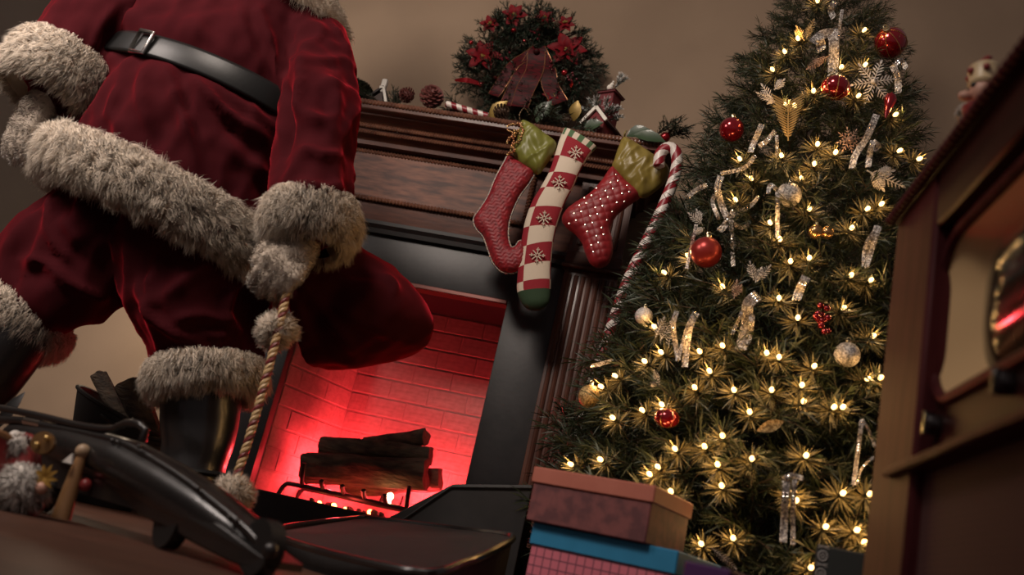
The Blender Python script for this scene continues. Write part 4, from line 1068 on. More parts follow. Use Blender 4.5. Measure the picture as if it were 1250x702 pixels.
# red-and-white striped stick
a, b = P(545, 127, 2.83), P(598, 134, 2.83); a[2] = max(a[2], ZM + .014); b[2] = ZM + .014
path = [a + (b - a) * t for t in np.linspace(0, 1, 60)]; p_, T, N = frame_along(path); vs = []; fs = []; mi = []
for i in range(60):
    for k in range(12):
        an = 2 * PI * k / 12 + i * .42; vs.append(p_[i] + (N[i][0] * math.cos(an) + N[i][1] * math.sin(an)) * .0125)
for i in range(59):
    for k in range(12): fs.append((i * 12 + k, i * 12 + (k + 1) % 12, (i + 1) * 12 + (k + 1) % 12, (i + 1) * 12 + k)); mi.append(1 if k < 6 else 0)
fs += [tuple(range(12)), tuple(59 * 12 + k for k in range(12))]; mi += [0, 0]
mb = MB(); mb.add(vs, fs, mi); tag(mb.build('candy_stick', [m_cane_w, m_cane_r]), 'short red and white striped stick lying on the mantel under the wreath', 'candy stick')
# broad leaves
def big_leaf(px0, py0, px1, py1, Y, wd, mt, label, face=(0, -1, .2)):
    a, b = P(px0, py0, Y), P(px1, py1, Y - .03); a[2] = max(a[2], ZM + .008); L = np.linalg.norm(b - a); m = MB(); petal(m, a, b - a, L, wd, face, .2)
    return tag(m.build('leaf', mt), label, 'leaf', 'broad leaves on the mantel')
big_leaf(598, 146, 618, 122, 2.87, .055, m_leaf_gold, 'olive gold leaf by the brown pine cone under the wreath ribbon')
big_leaf(700, 148, 705, 122, 2.86, .045, m_leaf_gold, 'tall gold leaf standing at the wreath\'s lower right edge')
big_leaf(655, 150, 672, 122, 2.85, .06, m_leaf_green, 'green leaf standing below the wreath\'s bow')
big_leaf(712, 158, 735, 148, 2.83, .05, m_leaf_green, 'green leaf lying in front of the red church ornament')
big_leaf(765, 166, 792, 156, 2.84, .05, m_leaf_green, 'broad green leaf right of the red church ornament')
big_leaf(772, 170, 812, 170, 2.80, .05, m_leaf_green, 'green leaf drooping at the mantel corner above the gold cuff')
mb = MB(); c = P(812, 168, 2.80); mb.sphere((c[0], 2.80, ZM + .018), .018, 14, 9); tag(mb.build('berry', m_redglass), 'red berry at the mantel corner beside the candy cane', 'berry')

# ================================================================== red church ornament
cb = P(735, 158, 2.90); church = thing('church_ornament', 'red wooden church ornament with white trim and snowy sprigs on the mantel', 'ornament', (cb[0], 2.90, ZM), rot=(0, 0, math.radians(-28)))
m_redwood = mat('red_painted_wood', (.17, .012, .016), .6, color2=(.11, .008, .012), scale=30, bump=.15, bump_scale=60)
m_trimw = mat('white_trim', (.62, .57, .52), .7)
def L_(mb_, nm, mt, par=church, **k): return mb_.build(nm, mt, par, local=True, **k)
hw, hd, hh, rh = .038, .055, .070, .042
mb = MB(); mb.prism([(-hw, 0), (hw, 0), (hw, hh), (0, hh + rh), (-hw, hh)], -hd, hd); L_(mb, 'nave', m_redwood, smooth=False)
for sg in (-1, 1):
    mb = MB(); mb.ribbon([(0, 0, hh + rh + .004), (sg * (hw + .014), 0, hh - .012)], hd * 2 + .016, (0, 1, 0), .006); L_(mb, 'roof_slope', mat('dark_roof', (.05, .02, .02), .7), smooth=False)
    mb = MB(); mb.ribbon([(0, -hd - .009, hh + rh + .008), (sg * (hw + .015), -hd - .009, hh - .010)], .008, (0, 1, 0), .012); L_(mb, 'gable_snow', m_snow, smooth=False)
mb = MB()
arch = [(-.014, .020), (-.014, .048)] + [(-.014 * math.cos(a), .048 + .016 * math.sin(a)) for a in np.linspace(0, PI, 9)[1:]] + [(.014, .020)]
mb.tube([(a, -hd - .002, b) for a, b in arch], .0022, 6, closed=True); mb.tube([(0, -hd - .002, .020), (0, -hd - .002, .064)], .0018, 6); mb.tube([(-.014, -hd - .002, .036), (.014, -hd - .002, .036)], .0018, 6); mb.tube([(-.014, -hd - .002, .050), (.014, -hd - .002, .050)], .0018, 6)
L_(mb, 'arched_window', m_trimw)
tw = .029; ty = .012
mb = MB(); mb.cbox(-tw, tw, ty - tw, ty + tw, hh, .205, .002); L_(mb, 'tower', m_redwood, smooth=False)
mb = MB(); mb.cbox(-tw - .005, tw + .005, ty - tw - .005, ty + tw + .005, .120, .127, .002); mb.cbox(-tw - .008, tw + .008, ty - tw - .008, ty + tw + .008, .203, .211, .002); L_(mb, 'tower_cornice', mat('dark_red_trim', (.09, .008, .010), .6))
mb = MB(); mb.add([(-tw - .010, ty - tw - .010, .211), (tw + .010, ty - tw - .010, .211), (tw + .010, ty + tw + .010, .211), (-tw - .010, ty + tw + .010, .211), (0, ty, .238)], [(0, 3, 2, 1), (0, 1, 4), (1, 2, 4), (2, 3, 4), (3, 0, 4)]); L_(mb, 'spire', m_redwood, smooth=False)
mb = MB(); mb.sphere((-.004, ty - .012, .236), .012, 10, 8); mb.sphere((-.002, ty - .006, .252), .008, 10, 8); mb.sphere((0, ty - .004, .265), .004, 8, 6); L_(mb, 'snow_cap', m_snow)
mb = MB(); mb.cbox(-tw - .030, -tw + .004, ty - .030, ty + .02, hh + .055, hh + .062, .002); L_(mb, 'ledge_roof', mat('dark_roof', (.05, .02, .02), .7))
for (x, y, z, d_) in ((.012, ty, .245, (.3, 0, 1)), (.008, ty, .243, (.8, 0, .7)), (-.034, ty - .02, hh + .068, (-.5, -.3, .7)), (-.036, ty - .02, hh + .066, (.2, -.6, .8)), (-.030, ty - .02, hh + .066, (-.9, -.3, .2)),
                     (.020, -.034, .100, (.7, -.5, .3)), (.015, -.034, .105, (-.3, -.7, .5)), (.030, -.030, .100, (.8, 0, .5)), (.022, -.036, .108, (.2, -.4, .9)), (.034, -.01, .095, (.9, -.3, .0))):
    o = bpy.data.objects.new('frosted_sprig', SPR_S[0]); COL.objects.link(o); o.parent = church; o.matrix_local = orient((x, y, z), d_, (0, 0, 1), 0, .95)
# ================================================================== christmas tree
TX, TY = 0.345, 2.52
_tz = [0.0, .10, .4, .8, 1.36, 1.6, 2.0, 2.32, 2.5]; _tr = [.52, .57, .590, .470, .340, .28, .16, .04, .0]
def trad(z): return float(np.interp(z, _tz, _tr))
tree = thing('christmas_tree', 'tall decorated pine christmas tree standing right of the fireplace', 'christmas tree', (TX, TY, 0))
mb = MB(); mb.tube([(TX, TY, 0.0), (TX, TY, 1.0), (TX, TY, 2.36)], [.035, .025, .006], 10); mb.build('trunk', m_bark, tree)
BO = [detach(sprig_mesh('branch', .34, 9, .058, 230, 100 + i, [m_needle, m_bark], .0017, .10, .55, .72)) for i in range(4)]
BD = [detach(sprig_mesh('branch', .30, 8, .052, 260, 110 + i, [m_needle_dk, m_bark], .0016, .10, .6, .85)) for i in range(2)]
rr = random.Random(21); k = 0
z = .12; lay = 0
while z < 2.30:
    r = trad(z); n = max(4, int(3 + r * 32)); off = rr.random() * 6
    for i in range(n):
        a = off + 2 * PI * i / n + rr.uniform(-.12, .12); L = min(.34, max(.13, r * .72)) * rr.uniform(.85, 1.12)
        s = L / .34; st = max(.0, r * rr.uniform(.92, 1.04) - L * .92)
        zz = z + rr.uniform(-.03, .03); el = rr.uniform(-.05, .38) + (.25 if z > 1.9 else 0)
        d = Vector((math.cos(a) * math.cos(el), math.sin(a) * math.cos(el), math.sin(el)))
        inst('branch', BO[k % 4], tree, orient((TX + st * math.cos(a), TY + st * math.sin(a), zz - L * math.sin(el) * .8), d, (0, 0, 1), rr.uniform(-.5, .5), s)); k += 1
    z += .075 if z < 1.4 else .062; lay += 1
z = .2
while z < 2.1:      # darker inner boughs that close the tree
    r = trad(z) * .62; n = max(3, int(2 + r * 20)); off = rr.random() * 6
    for i in range(n):
        a = off + 2 * PI * i / n; s = max(.3, r / .34)
        inst('branch', BD[k % 2], tree, orient((TX + .02 * math.cos(a), TY + .02 * math.sin(a), z - .02), (math.cos(a), math.sin(a), rr.uniform(0, .5)), (0, 0, 1), rr.uniform(-1, 1), s)); k += 1
    z += .13
mb = MB(); mb.lathe([(.16, 0), (.16, .012), (.05, .03), (.045, .12), (.04, .12)], 20, (TX, TY, 0)); mb.build('tree_stand', m_iron, tree)
def tp(px, py, k=1.0):
    v = ray(px, py); best = None; bd = 9
    for Y in np.arange(1.75, 2.62, .008):
        p = CAMP + v * (Y / v[1]); dd = math.hypot(p[0] - TX, p[1] - TY) - trad(p[2]) * k
        if dd < bd: bd = dd; best = p
        if dd < 0: return p
    return best
def depth(p): return float((np.asarray(p) - CAMP) @ _fw)
# ---- string of fairy lights
BULBS = [(998, 1), (1055, 37), (974, 47), (958, 63), (943, 85), (1027, 82), (1056, 79), (1048, 117), (993, 111), (959, 128), (970, 129), (1093, 140), (998, 176), (1098, 184), (903, 194), (1020, 186),
    (994, 200), (978, 218), (954, 190), (917, 218), (898, 244), (988, 255), (940, 272), (952, 292), (1122, 194), (1059, 255), (1076, 249), (1040, 278), (965, 319), (988, 315), (840, 312), (811, 333), (882, 350),
    (951, 364), (974, 388), (799, 399), (1039, 336), (1063, 342), (1030, 376), (1066, 410), (882, 422), (936, 431), (951, 436), (994, 447), (866, 453), (896, 476), (942, 476), (979, 470), (1059, 462), (1075, 461),
    (807, 430), (787, 441), (751, 459), (734, 472), (854, 429), (848, 473), (915, 503), (748, 510), (784, 501), (808, 494), (882, 532), (860, 545), (824, 548), (876, 567), (918, 560), (697, 567), (733, 561),
    (803, 570), (793, 579), (981, 490), (1018, 497), (1029, 497), (984, 556), (969, 600), (972, 611), (1029, 602), (1062, 603), (1008, 643), (1046, 647), (1055, 662), (895, 657), (881, 593), (819, 600), (856, 664), (990, 693)]
m_bulb = mat('lit_bulb', (1, .75, .4), .4, emit=(1.0, 0.60, 0.22), emit_s=4.5); m_halo = mat('halo_needle', (.13, .115, .050), .5, color2=(.17, .14, .065), scale=30); m_wire = mat('green_wire', (.008, .014, .008), .5)  # halo needles: bulb glow put into their paler amber colour
lights = thing('fairy_lights', 'string of warm white fairy lights wound round the christmas tree', 'string lights', (TX, TY, 1.0))
mb = MB(); mb.lathe([(.0001, -.0075), (.0045, -.005), (.0060, 0), (.0048, .006), (.0001, .0100)], 6); BME = detach(mb.build('bulb', m_bulb))
mb = MB(); mb.lathe([(.0030, -.016), (.0034, -.004), (.0028, -.004)], 6); SME = detach(mb.build('bulb_socket', m_wire))
PL = bpy.data.lights.new('bulb_glow', 'POINT'); PL.energy = .10; PL.color = (1.0, .54, .19); PL.shadow_soft_size = .006
TUFT = []  # needle stars added round the bulbs to shape their glow halos
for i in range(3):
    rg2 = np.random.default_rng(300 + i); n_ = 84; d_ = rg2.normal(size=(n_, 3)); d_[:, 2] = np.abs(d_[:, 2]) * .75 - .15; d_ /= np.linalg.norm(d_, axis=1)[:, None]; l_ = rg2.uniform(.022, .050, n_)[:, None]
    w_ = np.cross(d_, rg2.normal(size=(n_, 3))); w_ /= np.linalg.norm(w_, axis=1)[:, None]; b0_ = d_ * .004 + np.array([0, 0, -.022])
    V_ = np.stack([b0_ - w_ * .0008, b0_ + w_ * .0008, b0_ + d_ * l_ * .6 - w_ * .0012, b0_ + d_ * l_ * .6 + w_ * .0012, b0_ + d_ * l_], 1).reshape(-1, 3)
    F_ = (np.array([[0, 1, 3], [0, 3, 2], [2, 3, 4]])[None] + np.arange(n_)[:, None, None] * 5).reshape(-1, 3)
    TUFT.append(detach(np_mesh('halo_tuft', V_, F_, m_halo)))
bp = []
for (x, y) in BULBS:
    p = tp(x, y, 1.02); bp.append(p); o = Vector((p[0] - TX, p[1] - TY, .12)); ax = Vector((o.x, o.y, .25 * o.length)).normalized()
    M = Matrix.Translation(Vector(p)) @ ax.to_track_quat('Z', 'Y').to_matrix().to_4x4()
    b = inst('bulb', BME, lights, M); inst('halo_tuft', TUFT[len(bp) % 3], tree, M); pl = bpy.data.objects.new('bulb_glow', PL); COL.objects.link(pl); pl.parent = b; pl.location = (0, 0, .016); s = bpy.data.objects.new('bulb_socket', SME); COL.objects.link(s); s.parent = b
wire = MB(); order = sorted(range(len(bp)), key=lambda i: -bp[i][2]); rem = list(order); cur = rem.pop(0); seq = [cur]
while rem:
    c = bp[cur]; nx = min(rem, key=lambda i: np.linalg.norm(bp[i] - c) + .6 * abs(bp[i][2] - c[2]) + (.5 if bp[i][2] > c[2] + .15 else 0)); rem.remove(nx); seq.append(nx); cur = nx
wp = []
for i in seq:
    p = bp[i]; o = np.array([TX - p[0], TY - p[1], 0]); o /= np.linalg.norm(o); wp += [p + o * .018]
    j = i
for a, b in zip(wp[:-1], wp[1:]):
    m_ = (a + b) / 2; o = np.array([TX - m_[0], TY - m_[1], 0]); o /= np.linalg.norm(o) + 1e-9
    wire.tube(smooth_path([a, m_ + o * .05 + np.array([0, 0, -.02]), b], 7), .0011, 4)
wire.build('wire', m_wire, lights)

# ================================================================== ornaments
m_bred = mat('bauble_red', (0.22, 0.004, 0.010), 0.14, metal=.6, color2=(.28, .006, .014), scale=8, coat=.7)
m_bgold = mat('bauble_gold_line', (.55, .33, .12), .3, metal=.9)
def glit(name, c1, c2, rough=.35):
    m = mat(name, c1, rough, metal=.4, color2=c2, scale=220, contrast=(.42, .58), bump=.9, bump_scale=420, bump_dist=.003)
    return m
m_gsil = glit('silver_glitter', (.72, .68, .62), (.25, .23, .21)); m_ggold = glit('gold_glitter', (.66, .47, .20), (.25, .15, .05)); m_gwhite = glit('frost_glitter', (.74, .70, .64), (.50, .47, .43)); m_gpink = glit('rose_glitter', (.55, .38, .28), (.28, .16, .11))
m_rhine = mat('rhinestone_ribbon', (.70, .66, .60), .25, metal=.45, color2=(.20, .18, .17), scale=150, contrast=(.40, .60), bump=.9, bump_scale=300, bump_dist=.003)
m_cap = mat('ornament_cap', (.6, .5, .3), .3, metal=1)
G = 'ornaments on the christmas tree'
def bauble(px, py, rpx, mt, label, lines=0, squash=1.0, name='bauble', k=1.04, tilt=(0, 0, 1)):
    p = tp(px, py, k); r = rpx * depth(p) / FPX
    t = thing(name, label, 'bauble', p, G)
    m = MB(); m.sphere(p, r, 28, 18, squash=squash, axis=tilt); m.build('ball', mt, t)
    ax = Vector(tilt).normalized()
    m = MB(); m.lathe([(r * .22, r * squash * .95), (r * .22, r * squash * 1.15), (r * .05, r * squash * 1.2)], 10, p, tilt)
    c = Vector(p) + ax * r * squash * 1.28; m.tube([(c + Vector((math.cos(a) * r * .14, 0, math.sin(a) * r * .14)))[:] for a in np.linspace(0, 2 * PI, 10, endpoint=False)], r * .035, 5, closed=True); m.build('cap', m_cap, t)
    if lines:
        m = MB()
        for j in range(lines):
            a = PI * j / lines; q = Vector(tilt).normalized().to_track_quat('Z', 'Y')
            m.tube([(Vector(p) + q @ Vector((r * 1.004 * math.sin(b) * math.cos(a), r * 1.004 * math.sin(b) * math.sin(a), r * squash * 1.004 * math.cos(b))))[:] for b in np.linspace(0, 2 * PI, 32, endpoint=False)], r * .028, 4, closed=True)
        m.build('gold_stripes', m_bgold, t)
    return t
bauble(1087, 52, 19, m_bred, 'large red bauble with gold star lines near the treetop', 4, tilt=(-.5, -.85, .3))
bauble(1020, 107, 17, m_bred, 'red bauble with gold stripes below the vertical rhinestone ribbon', 4, .88)
bauble(893, 158, 15, m_bred, 'plain glossy red bauble on the upper left edge of the tree')
bauble(862, 308, 19, mat('bauble_red_frost', (.26, .012, .014), .32, metal=.5, color2=(.36, .04, .03), scale=14), 'frosted red bauble on the left beside the candy cane side', 0)
bauble(814, 510, 15, m_bred, 'small red bauble low on the left of the tree', 3, .8, tilt=(0, -.3, 1))
bauble(1034, 433, 15.5, m_gsil, 'silver glitter ball beside the television cabinet')
bauble(963, 238, 15, m_gsil, 'silver glitter ball in the upper middle of the tree')
bauble(786, 386, 11, m_gwhite, 'white frosted ball on the left edge of the tree')
bauble(719, 484, 13, m_ggold, 'gold sequinned ball low on the left edge of the tree', 0, 1.1)
bauble(996, 283, 9, mat('gold_foil', (.45, .27, .12), .25, metal=.9), 'small shiny gold bell bauble in the middle of the tree')
bauble(1010, 284, 8, mat('gold_foil', (.45, .27, .12), .25, metal=.9), 'smaller gold bell bauble right of its twin')
# red berry cluster
p = tp(1002, 388, 1.04); t = thing('berry_cluster', 'cluster of shiny dark red berries in the middle right of the tree', 'ornament', p, G); rg = random.Random(4)
for i in range(16):
    m = MB(); q = p + np.array([rg.gauss(0, .009), rg.gauss(0, .008), rg.gauss(0, .016)]); m.sphere(q, .0075, 10, 7); m.build('berry', m_bred, t)
m = MB(); m.tube([p, p + np.array([0, .02, .05])], .0015, 5); m.build('stem', m_bark, t)
p = tp(1085, 128, 1.04); m = MB(); s_ = depth(p) / FPX; m.lathe([(.0001, -20 * s_), (2.5 * s_, -14 * s_), (5 * s_, -2 * s_), (7.5 * s_, 8 * s_), (6 * s_, 13 * s_), (2 * s_, 15 * s_), (1 * s_, 18 * s_)], 16, p, (.12, 0, 1)); tag(m.build('icicle_drop', m_bred), 'red pointed drop ornament on the upper right of the tree', 'ornament', G)
# snowflakes and glittered sprigs
def frond(m, c, d, L, wd, nrm, nleaf=6):
    c = np.array(c, float); d = np.array(d, float); d /= np.linalg.norm(d); nrm = np.array(nrm, float); nrm -= d * (nrm @ d); nrm /= np.linalg.norm(nrm); s_ = np.cross(d, nrm)
    m.ribbon([c, c + d * L], [wd * .10, wd * .06], s_, wd * .05)
    for j in range(nleaf):
        t = .15 + .8 * j / nleaf; b = c + d * L * t; w_ = wd * (1 - .55 * abs(t - .45) * 2)
        for sg in (-1, 1):
            e = d * .75 + s_ * sg * .9; e /= np.linalg.norm(e); petal(m, b, e, w_ * .62, w_ * .13, nrm, .1)
    petal(m, c + d * L * .9, d, wd * .45, wd * .2, nrm, .1)
def cdir(p): d = CAMP - np.asarray(p); return d / np.linalg.norm(d)
def px_dir(p, dx, dy):   # direction in the plane facing the room for a slant seen in the photo
    return _rt * dx - _up * dy
def snowflake(px, py, rpx, mt, label, arms=6, rot=0.0, nleaf=5, k=1.05):
    p = tp(px, py, k); s_ = depth(p) / FPX; t = thing('snowflake', label, 'ornament', p, G); n = cdir(p); n = n * .9 + np.array([0, -.3, .0])
    for j in range(arms):
        a = rot + 2 * PI * j / arms; m = MB(); d = _rt * math.cos(a) + _up * math.sin(a); frond(m, p, d, rpx * s_ * .86, rpx * s_ * .5, n, nleaf); m.build('arm', mt, t)
    m = MB(); m.sphere(p, rpx * s_ * .12, 10, 7); m.build('hub', mt, t)
snowflake(1066, 100, 30, m_gwhite, 'large white feathery snowflake in the upper right of the tree', 6, .15)
snowflake(1037, 171, 17, m_gpink, 'small gold lace snowflake above the slanted silver ribbon', 8, .2, 3)
def sprig(px, py, segs, mt, label, wpx=14, k=1.05, nleaf=6):
    p = tp(px, py, k); s_ = depth(p) / FPX; t = thing('glitter_sprig', label, 'ornament', p, G); n = cdir(p)
    for (x0, y0, x1, y1) in segs:
        a = p + (_rt * (x0 - px) - _up * (y0 - py)) * s_; b = p + (_rt * (x1 - px) - _up * (y1 - py)) * s_
        m = MB(); frond(m, a, b - a, np.linalg.norm(b - a) * .85, wpx * s_, n, nleaf); m.build('frond', mt, t)
    return t
sprig(936, 112, [(946, 124, 922, 112), (944, 126, 928, 100), (946, 125, 938, 122), (945, 110, 958, 96)], m_gwhite, 'pale frosted sprig on the upper left of the tree', 13)
sprig(990, 35, [(984, 48, 995, 20), (982, 50, 971, 30), (984, 46, 990, 30)], m_ggold, 'gold glitter sprig pointing up near the treetop', 11)
sprig(998, 77, [(1012, 68, 982, 86)], m_gpink, 'gold glitter feather left of the vertical rhinestone ribbon', 13, nleaf=9)
sprig(1085, 220, [(1058, 208, 1112, 232), (1062, 210, 1080, 234), (1068, 212, 1092, 208)], m_gwhite, 'white frosted leaf spray beside the television top corner', 17, nleaf=8)
sprig(925, 330, [(920, 342, 915, 318), (924, 344, 942, 322), (922, 345, 930, 326)], m_gsil, 'silver leaf sprig above the wavy rhinestone ribbon', 13)
sprig(899, 352, [(896, 365, 900, 340), (898, 362, 905, 348)], m_gpink, 'rose gold sprig left of the wavy rhinestone ribbon', 12)
sprig(808, 400, [(800, 412, 812, 385), (806, 416, 820, 390), (816, 425, 820, 395)], m_gsil, 'silver sprig by the white frosted ball', 14)
sprig(885, 685, [(868, 668, 905, 700)], m_gsil, 'silver sprig hanging low over the purple gift', 12, nleaf=10)
sprig(845, 270, [(858, 275, 838, 258), (860, 278, 846, 285), (856, 272, 850, 255)], m_gwhite, 'frosted twig on the left edge above the frosted red bauble', 11)
sprig(798, 462, [(805, 470, 798, 450), (802, 472, 795, 468)], m_gsil, 'tiny silver twig low on the left of the tree', 9)
# gold fan leaves
def fan(px, py, rpx, label, mt, ang0, ang1, n=15):
    p = tp(px, py, 1.05); s_ = depth(p) / FPX; t = thing('fan_leaf', label, 'ornament', p, G); nn = cdir(p)
    for j in range(n):
        a = ang0 + (ang1 - ang0) * j / (n - 1); d = _rt * math.cos(a) + _up * math.sin(a) + nn * .1; m = MB(); L = rpx * s_ * (1 - .35 * abs(j / (n - 1) - .5) * 2)
        petal(m, p + d * L * .04, d, L, L * .13, nn, .15); m.build('blade', mt, t)
m_goldmetal = mat('gold_blade', (.60, .42, .17), .35, metal=.4)
p0 = 0
sp = tp(962, 140, 1.06); t = thing('gold_feather', 'gold ribbed feather ornament on the upper left of the tree', 'ornament', sp, G); s_ = depth(sp) / FPX; nn = cdir(sp)
for j in range(15):
    c = sp + (-_up) * s_ * (-14 + 2.9 * j); hw_ = s_ * (20 * (1 - (j / 15) ** 1.5) + 3)
    for sg in (-1, 1):
        m = MB(); d = _rt * sg + _up * .55; petal(m, c, d, hw_ * 1.1, s_ * 1.9, nn, .1); m.build('barb', m_goldmetal, t)
m = MB(); m.tube([sp + _up * s_ * 18, sp - _up * s_ * 32], s_ * 1.0, 6); m.build('quill', m_goldmetal, t)
p = tp(940, 532, 1.04); s_ = depth(p) / FPX; m = MB(); petal(m, p - (_rt * 16 - _up * 6) * s_, _rt * 34 + _up * 12, 36 * s_, 15 * s_, cdir(p), .2); tag(m.build('glitter_leaf', m_ggold), 'single gold glitter leaf low in the middle of the tree', 'ornament', G)
# rhinestone ribbons: each a draped band, studded
def gem_ribbon(paths, label, k=1.06, wavy=.006):
    px = paths[0][0]; cx = sum(q[0] for q in px) / len(px); cy = sum(q[1] for q in px) / len(px)
    c = tp(cx, cy, k); t = thing('rhinestone_ribbon', label, 'ribbon', c, G)
    for pts, w_ in paths:
        s0 = depth(c) / FPX; P3 = [c + (_rt * (x - cx) - _up * (y - cy)) * s0 * 1.0 for x, y in pts]
        q = smooth_path(P3, 24); n = cdir(c); q = q + n[None] * (wavy * np.sin(np.linspace(0, 7, 24)))[:, None]
        T = np.gradient(q, axis=0); T /= np.linalg.norm(T, axis=1)[:, None]; W = np.cross(T, n[None] + .25 * np.sin(np.linspace(0, 5, 24))[:, None] * _rt[None]); W /= np.linalg.norm(W, axis=1)[:, None]
        m = MB(); m.ribbon(q, w_ * s0, W, .0014); o = m.build('band', m_rhine, t)
        # stones in rows across the band
        L = np.linalg.norm(np.diff(q, axis=0), axis=1).sum(); nl = int(L / .0062); nw = max(1, int(w_ * s0 / .0062)); qq = smooth_path(q, max(nl, 2)); T2 = np.gradient(qq, axis=0); T2 /= np.linalg.norm(T2, axis=1)[:, None]
        Wq = np.array([np.interp(np.linspace(0, 1, len(qq)), np.linspace(0, 1, 24), W[:, i]) for i in range(3)]).T; Nq = np.cross(Wq, T2); Nq /= np.linalg.norm(Nq, axis=1)[:, None]
        if (Nq @ n).mean() < 0: Nq = -Nq
        g = MB()
        for i in range(len(qq)):
            for j in range(nw):
                b = qq[i] + Wq[i] * ((j + .5) / nw - .5) * w_ * s0; h = .0026
                g.add([b + T2[i] * h, b + Wq[i] * h, b - T2[i] * h, b - Wq[i] * h, b + Nq[i] * h * 1.0], [(0, 1, 4), (1, 2, 4), (2, 3, 4), (3, 0, 4)])
        so = g.build('stones', mat('crystal', (.82, .78, .72), .12, metal=.9), o, smooth=False, recalc=False); stuff(so)
    return t
gem_ribbon([([(1016, 36), (1018, 60), (1016, 95)], 12), ([(1018, 40), (1004, 42), (992, 52)], 11), ([(1000, 45), (1003, 62)], 11), ([(1028, 12), (1024, 40), (1022, 60)], 4)], 'rhinestone bow with a long vertical tail near the treetop')
gem_ribbon([([(1019, 2), (1014, 12), (1018, 22)], 7)], 'short curled rhinestone ribbon at the very top of the frame')
gem_ribbon([([(1090, 80), (1096, 96), (1096, 114)], 8), ([(1090, 82), (1100, 74), (1106, 84)], 6)], 'short rhinestone ribbon under the largest red bauble')
gem_ribbon([([(1070, 140), (1058, 168), (1044, 190), (1040, 206)], 8)], 'long slanted rhinestone ribbon below the gold lace snowflake')
gem_ribbon([([(1066, 172), (1062, 186), (1060, 204)], 7), ([(1066, 172), (1073, 178), (1066, 184)], 5)], 'small rhinestone bow above the white leaf spray')
gem_ribbon([([(1072, 276), (1064, 300), (1056, 326)], 9), ([(1072, 276), (1058, 296), (1054, 318), (1058, 326)], 4)], 'rhinestone ribbon loop beside the television corner')
gem_ribbon([([(925, 360), (913, 372), (912, 395), (904, 427)], 14), ([(906, 380), (898, 398), (894, 408)], 4), ([(918, 385), (916, 405), (912, 420)], 7)], 'wide wavy rhinestone ribbon in the middle of the tree', wavy=.012)
gem_ribbon([([(984, 338), (977, 352), (972, 366)], 11)], 'short slanted rhinestone ribbon right of the silver leaf sprig')
gem_ribbon([([(880, 215), (876, 232), (884, 258), (890, 268)], 8), ([(896, 258), (884, 276), (878, 282)], 8), ([(892, 270), (894, 300), (895, 325)], 5), ([(890, 268), (904, 278), (914, 274)], 5), ([(896, 262), (915, 252), (926, 240)], 5), ([(878, 268), (870, 248), (872, 238)], 5)], 'many-tailed rhinestone bow above the frosted red bauble')
gem_ribbon([([(949, 232), (949, 262), (949, 290)], 5), ([(949, 232), (940, 226), (938, 236)], 5)], 'thin hanging rhinestone ribbon left of the silver glitter ball')
gem_ribbon([([(930, 152), (922, 170), (916, 186)], 7), ([(926, 178), (936, 172), (946, 160)], 6), ([(948, 165), (948, 190), (940, 198)], 4), ([(922, 190), (908, 205), (880, 212)], 5)], 'looped rhinestone ribbon under the gold feather')
gem_ribbon([([(862, 226), (850, 232), (840, 240)], 6)], 'stray rhinestone ribbon end sticking out on the left edge')
gem_ribbon([([(850, 274), (844, 300), (838, 328)], 4)], 'thin rhinestone strand beside the frosted red bauble')
gem_ribbon([([(850, 382), (842, 400), (838, 425), (836, 448)], 8), ([(846, 384), (838, 402), (828, 438)], 4), ([(826, 380), (822, 400), (828, 440)], 6)], 'rhinestone ribbon pair left of the wide wavy ribbon')
gem_ribbon([([(1052, 512), (1048, 545), (1042, 592)], 5), ([(1052, 512), (1060, 525), (1068, 545)], 4), ([(1066, 558), (1052, 572), (1046, 590)], 3)], 'thin looped rhinestone ribbon low beside the television')
gem_ribbon([([(960, 585), (958, 620), (956, 662)], 9), ([(970, 585), (968, 620), (968, 665)], 6), ([(956, 585), (966, 580), (980, 584)], 6)], 'doubled rhinestone ribbon hanging low in the middle of the tree')
gem_ribbon([([(748, 440), (734, 444), (722, 447)], 5)], 'short silver ribbon end on the low left edge of the tree')
# ================================================================== fire: grate, logs, embers
m_log = mat('charred_log', (.030, .020, .014), .9, color2=(.11, .075, .048), scale=16, stretch=(1, 3, 3), bump=.9, bump_scale=30, bump_dist=.01, contrast=(.35, .7))
m_logend = mat('log_end', (.10, .065, .04), .85, color2=(.045, .028, .018), scale=30)
def log(name, a, b, r0, r1, label, cat_='log', grp=None, seed=0, mt=None):
    a = np.array(a, float); b = np.array(b, float); n = 18; seg = 20; path = np.array([a + (b - a) * t for t in np.linspace(0, 1, n)])
    p_, T, N = frame_along(path); vs = []; fs = []; mi = []
    for i in range(n):
        t = i / (n - 1); r = r0 * (1 - t) + r1 * t
        for k in range(seg):
            an = 2 * PI * k / seg; q = noise.noise((math.cos(an) * 1.6 + seed * 5, math.sin(an) * 1.6, t * 3.5 + seed)); q2 = noise.noise((math.cos(an) * 5 + seed, math.sin(an) * 5, t * 5))
            vs.append(p_[i] + (N[i][0] * math.cos(an) + N[i][1] * math.sin(an)) * r * (1 + .16 * q + .08 * q2) + T[i] * (.012 * noise.noise((an, seed, 2)) if i in (0, n - 1) else 0))
    for i in range(n - 1):
        for k in range(seg): fs.append((i * seg + k, i * seg + (k + 1) % seg, (i + 1) * seg + (k + 1) % seg, (i + 1) * seg + k)); mi.append(0)
    t = thing(name, label, cat_, tuple((a + b) / 2), grp)
    m = MB(); m.add(vs, fs, mi); m.build('bark', mt or m_log, t)
    for e in (0, n - 1):
        m = MB(); c = path[e]; ring = vs[e * seg:(e + 1) * seg]; m.add([c] + ring, [(0, k + 1, (k + 1) % seg + 1) for k in range(seg)]); m.build('cut_end', m_logend, t)
    return t
GL = 'logs on the fire grate'
log('log', P(372, 571, 3.10), P(521, 580, 3.10), .055, .052, 'thick charred log at the front of the fire grate', grp=GL, seed=1)
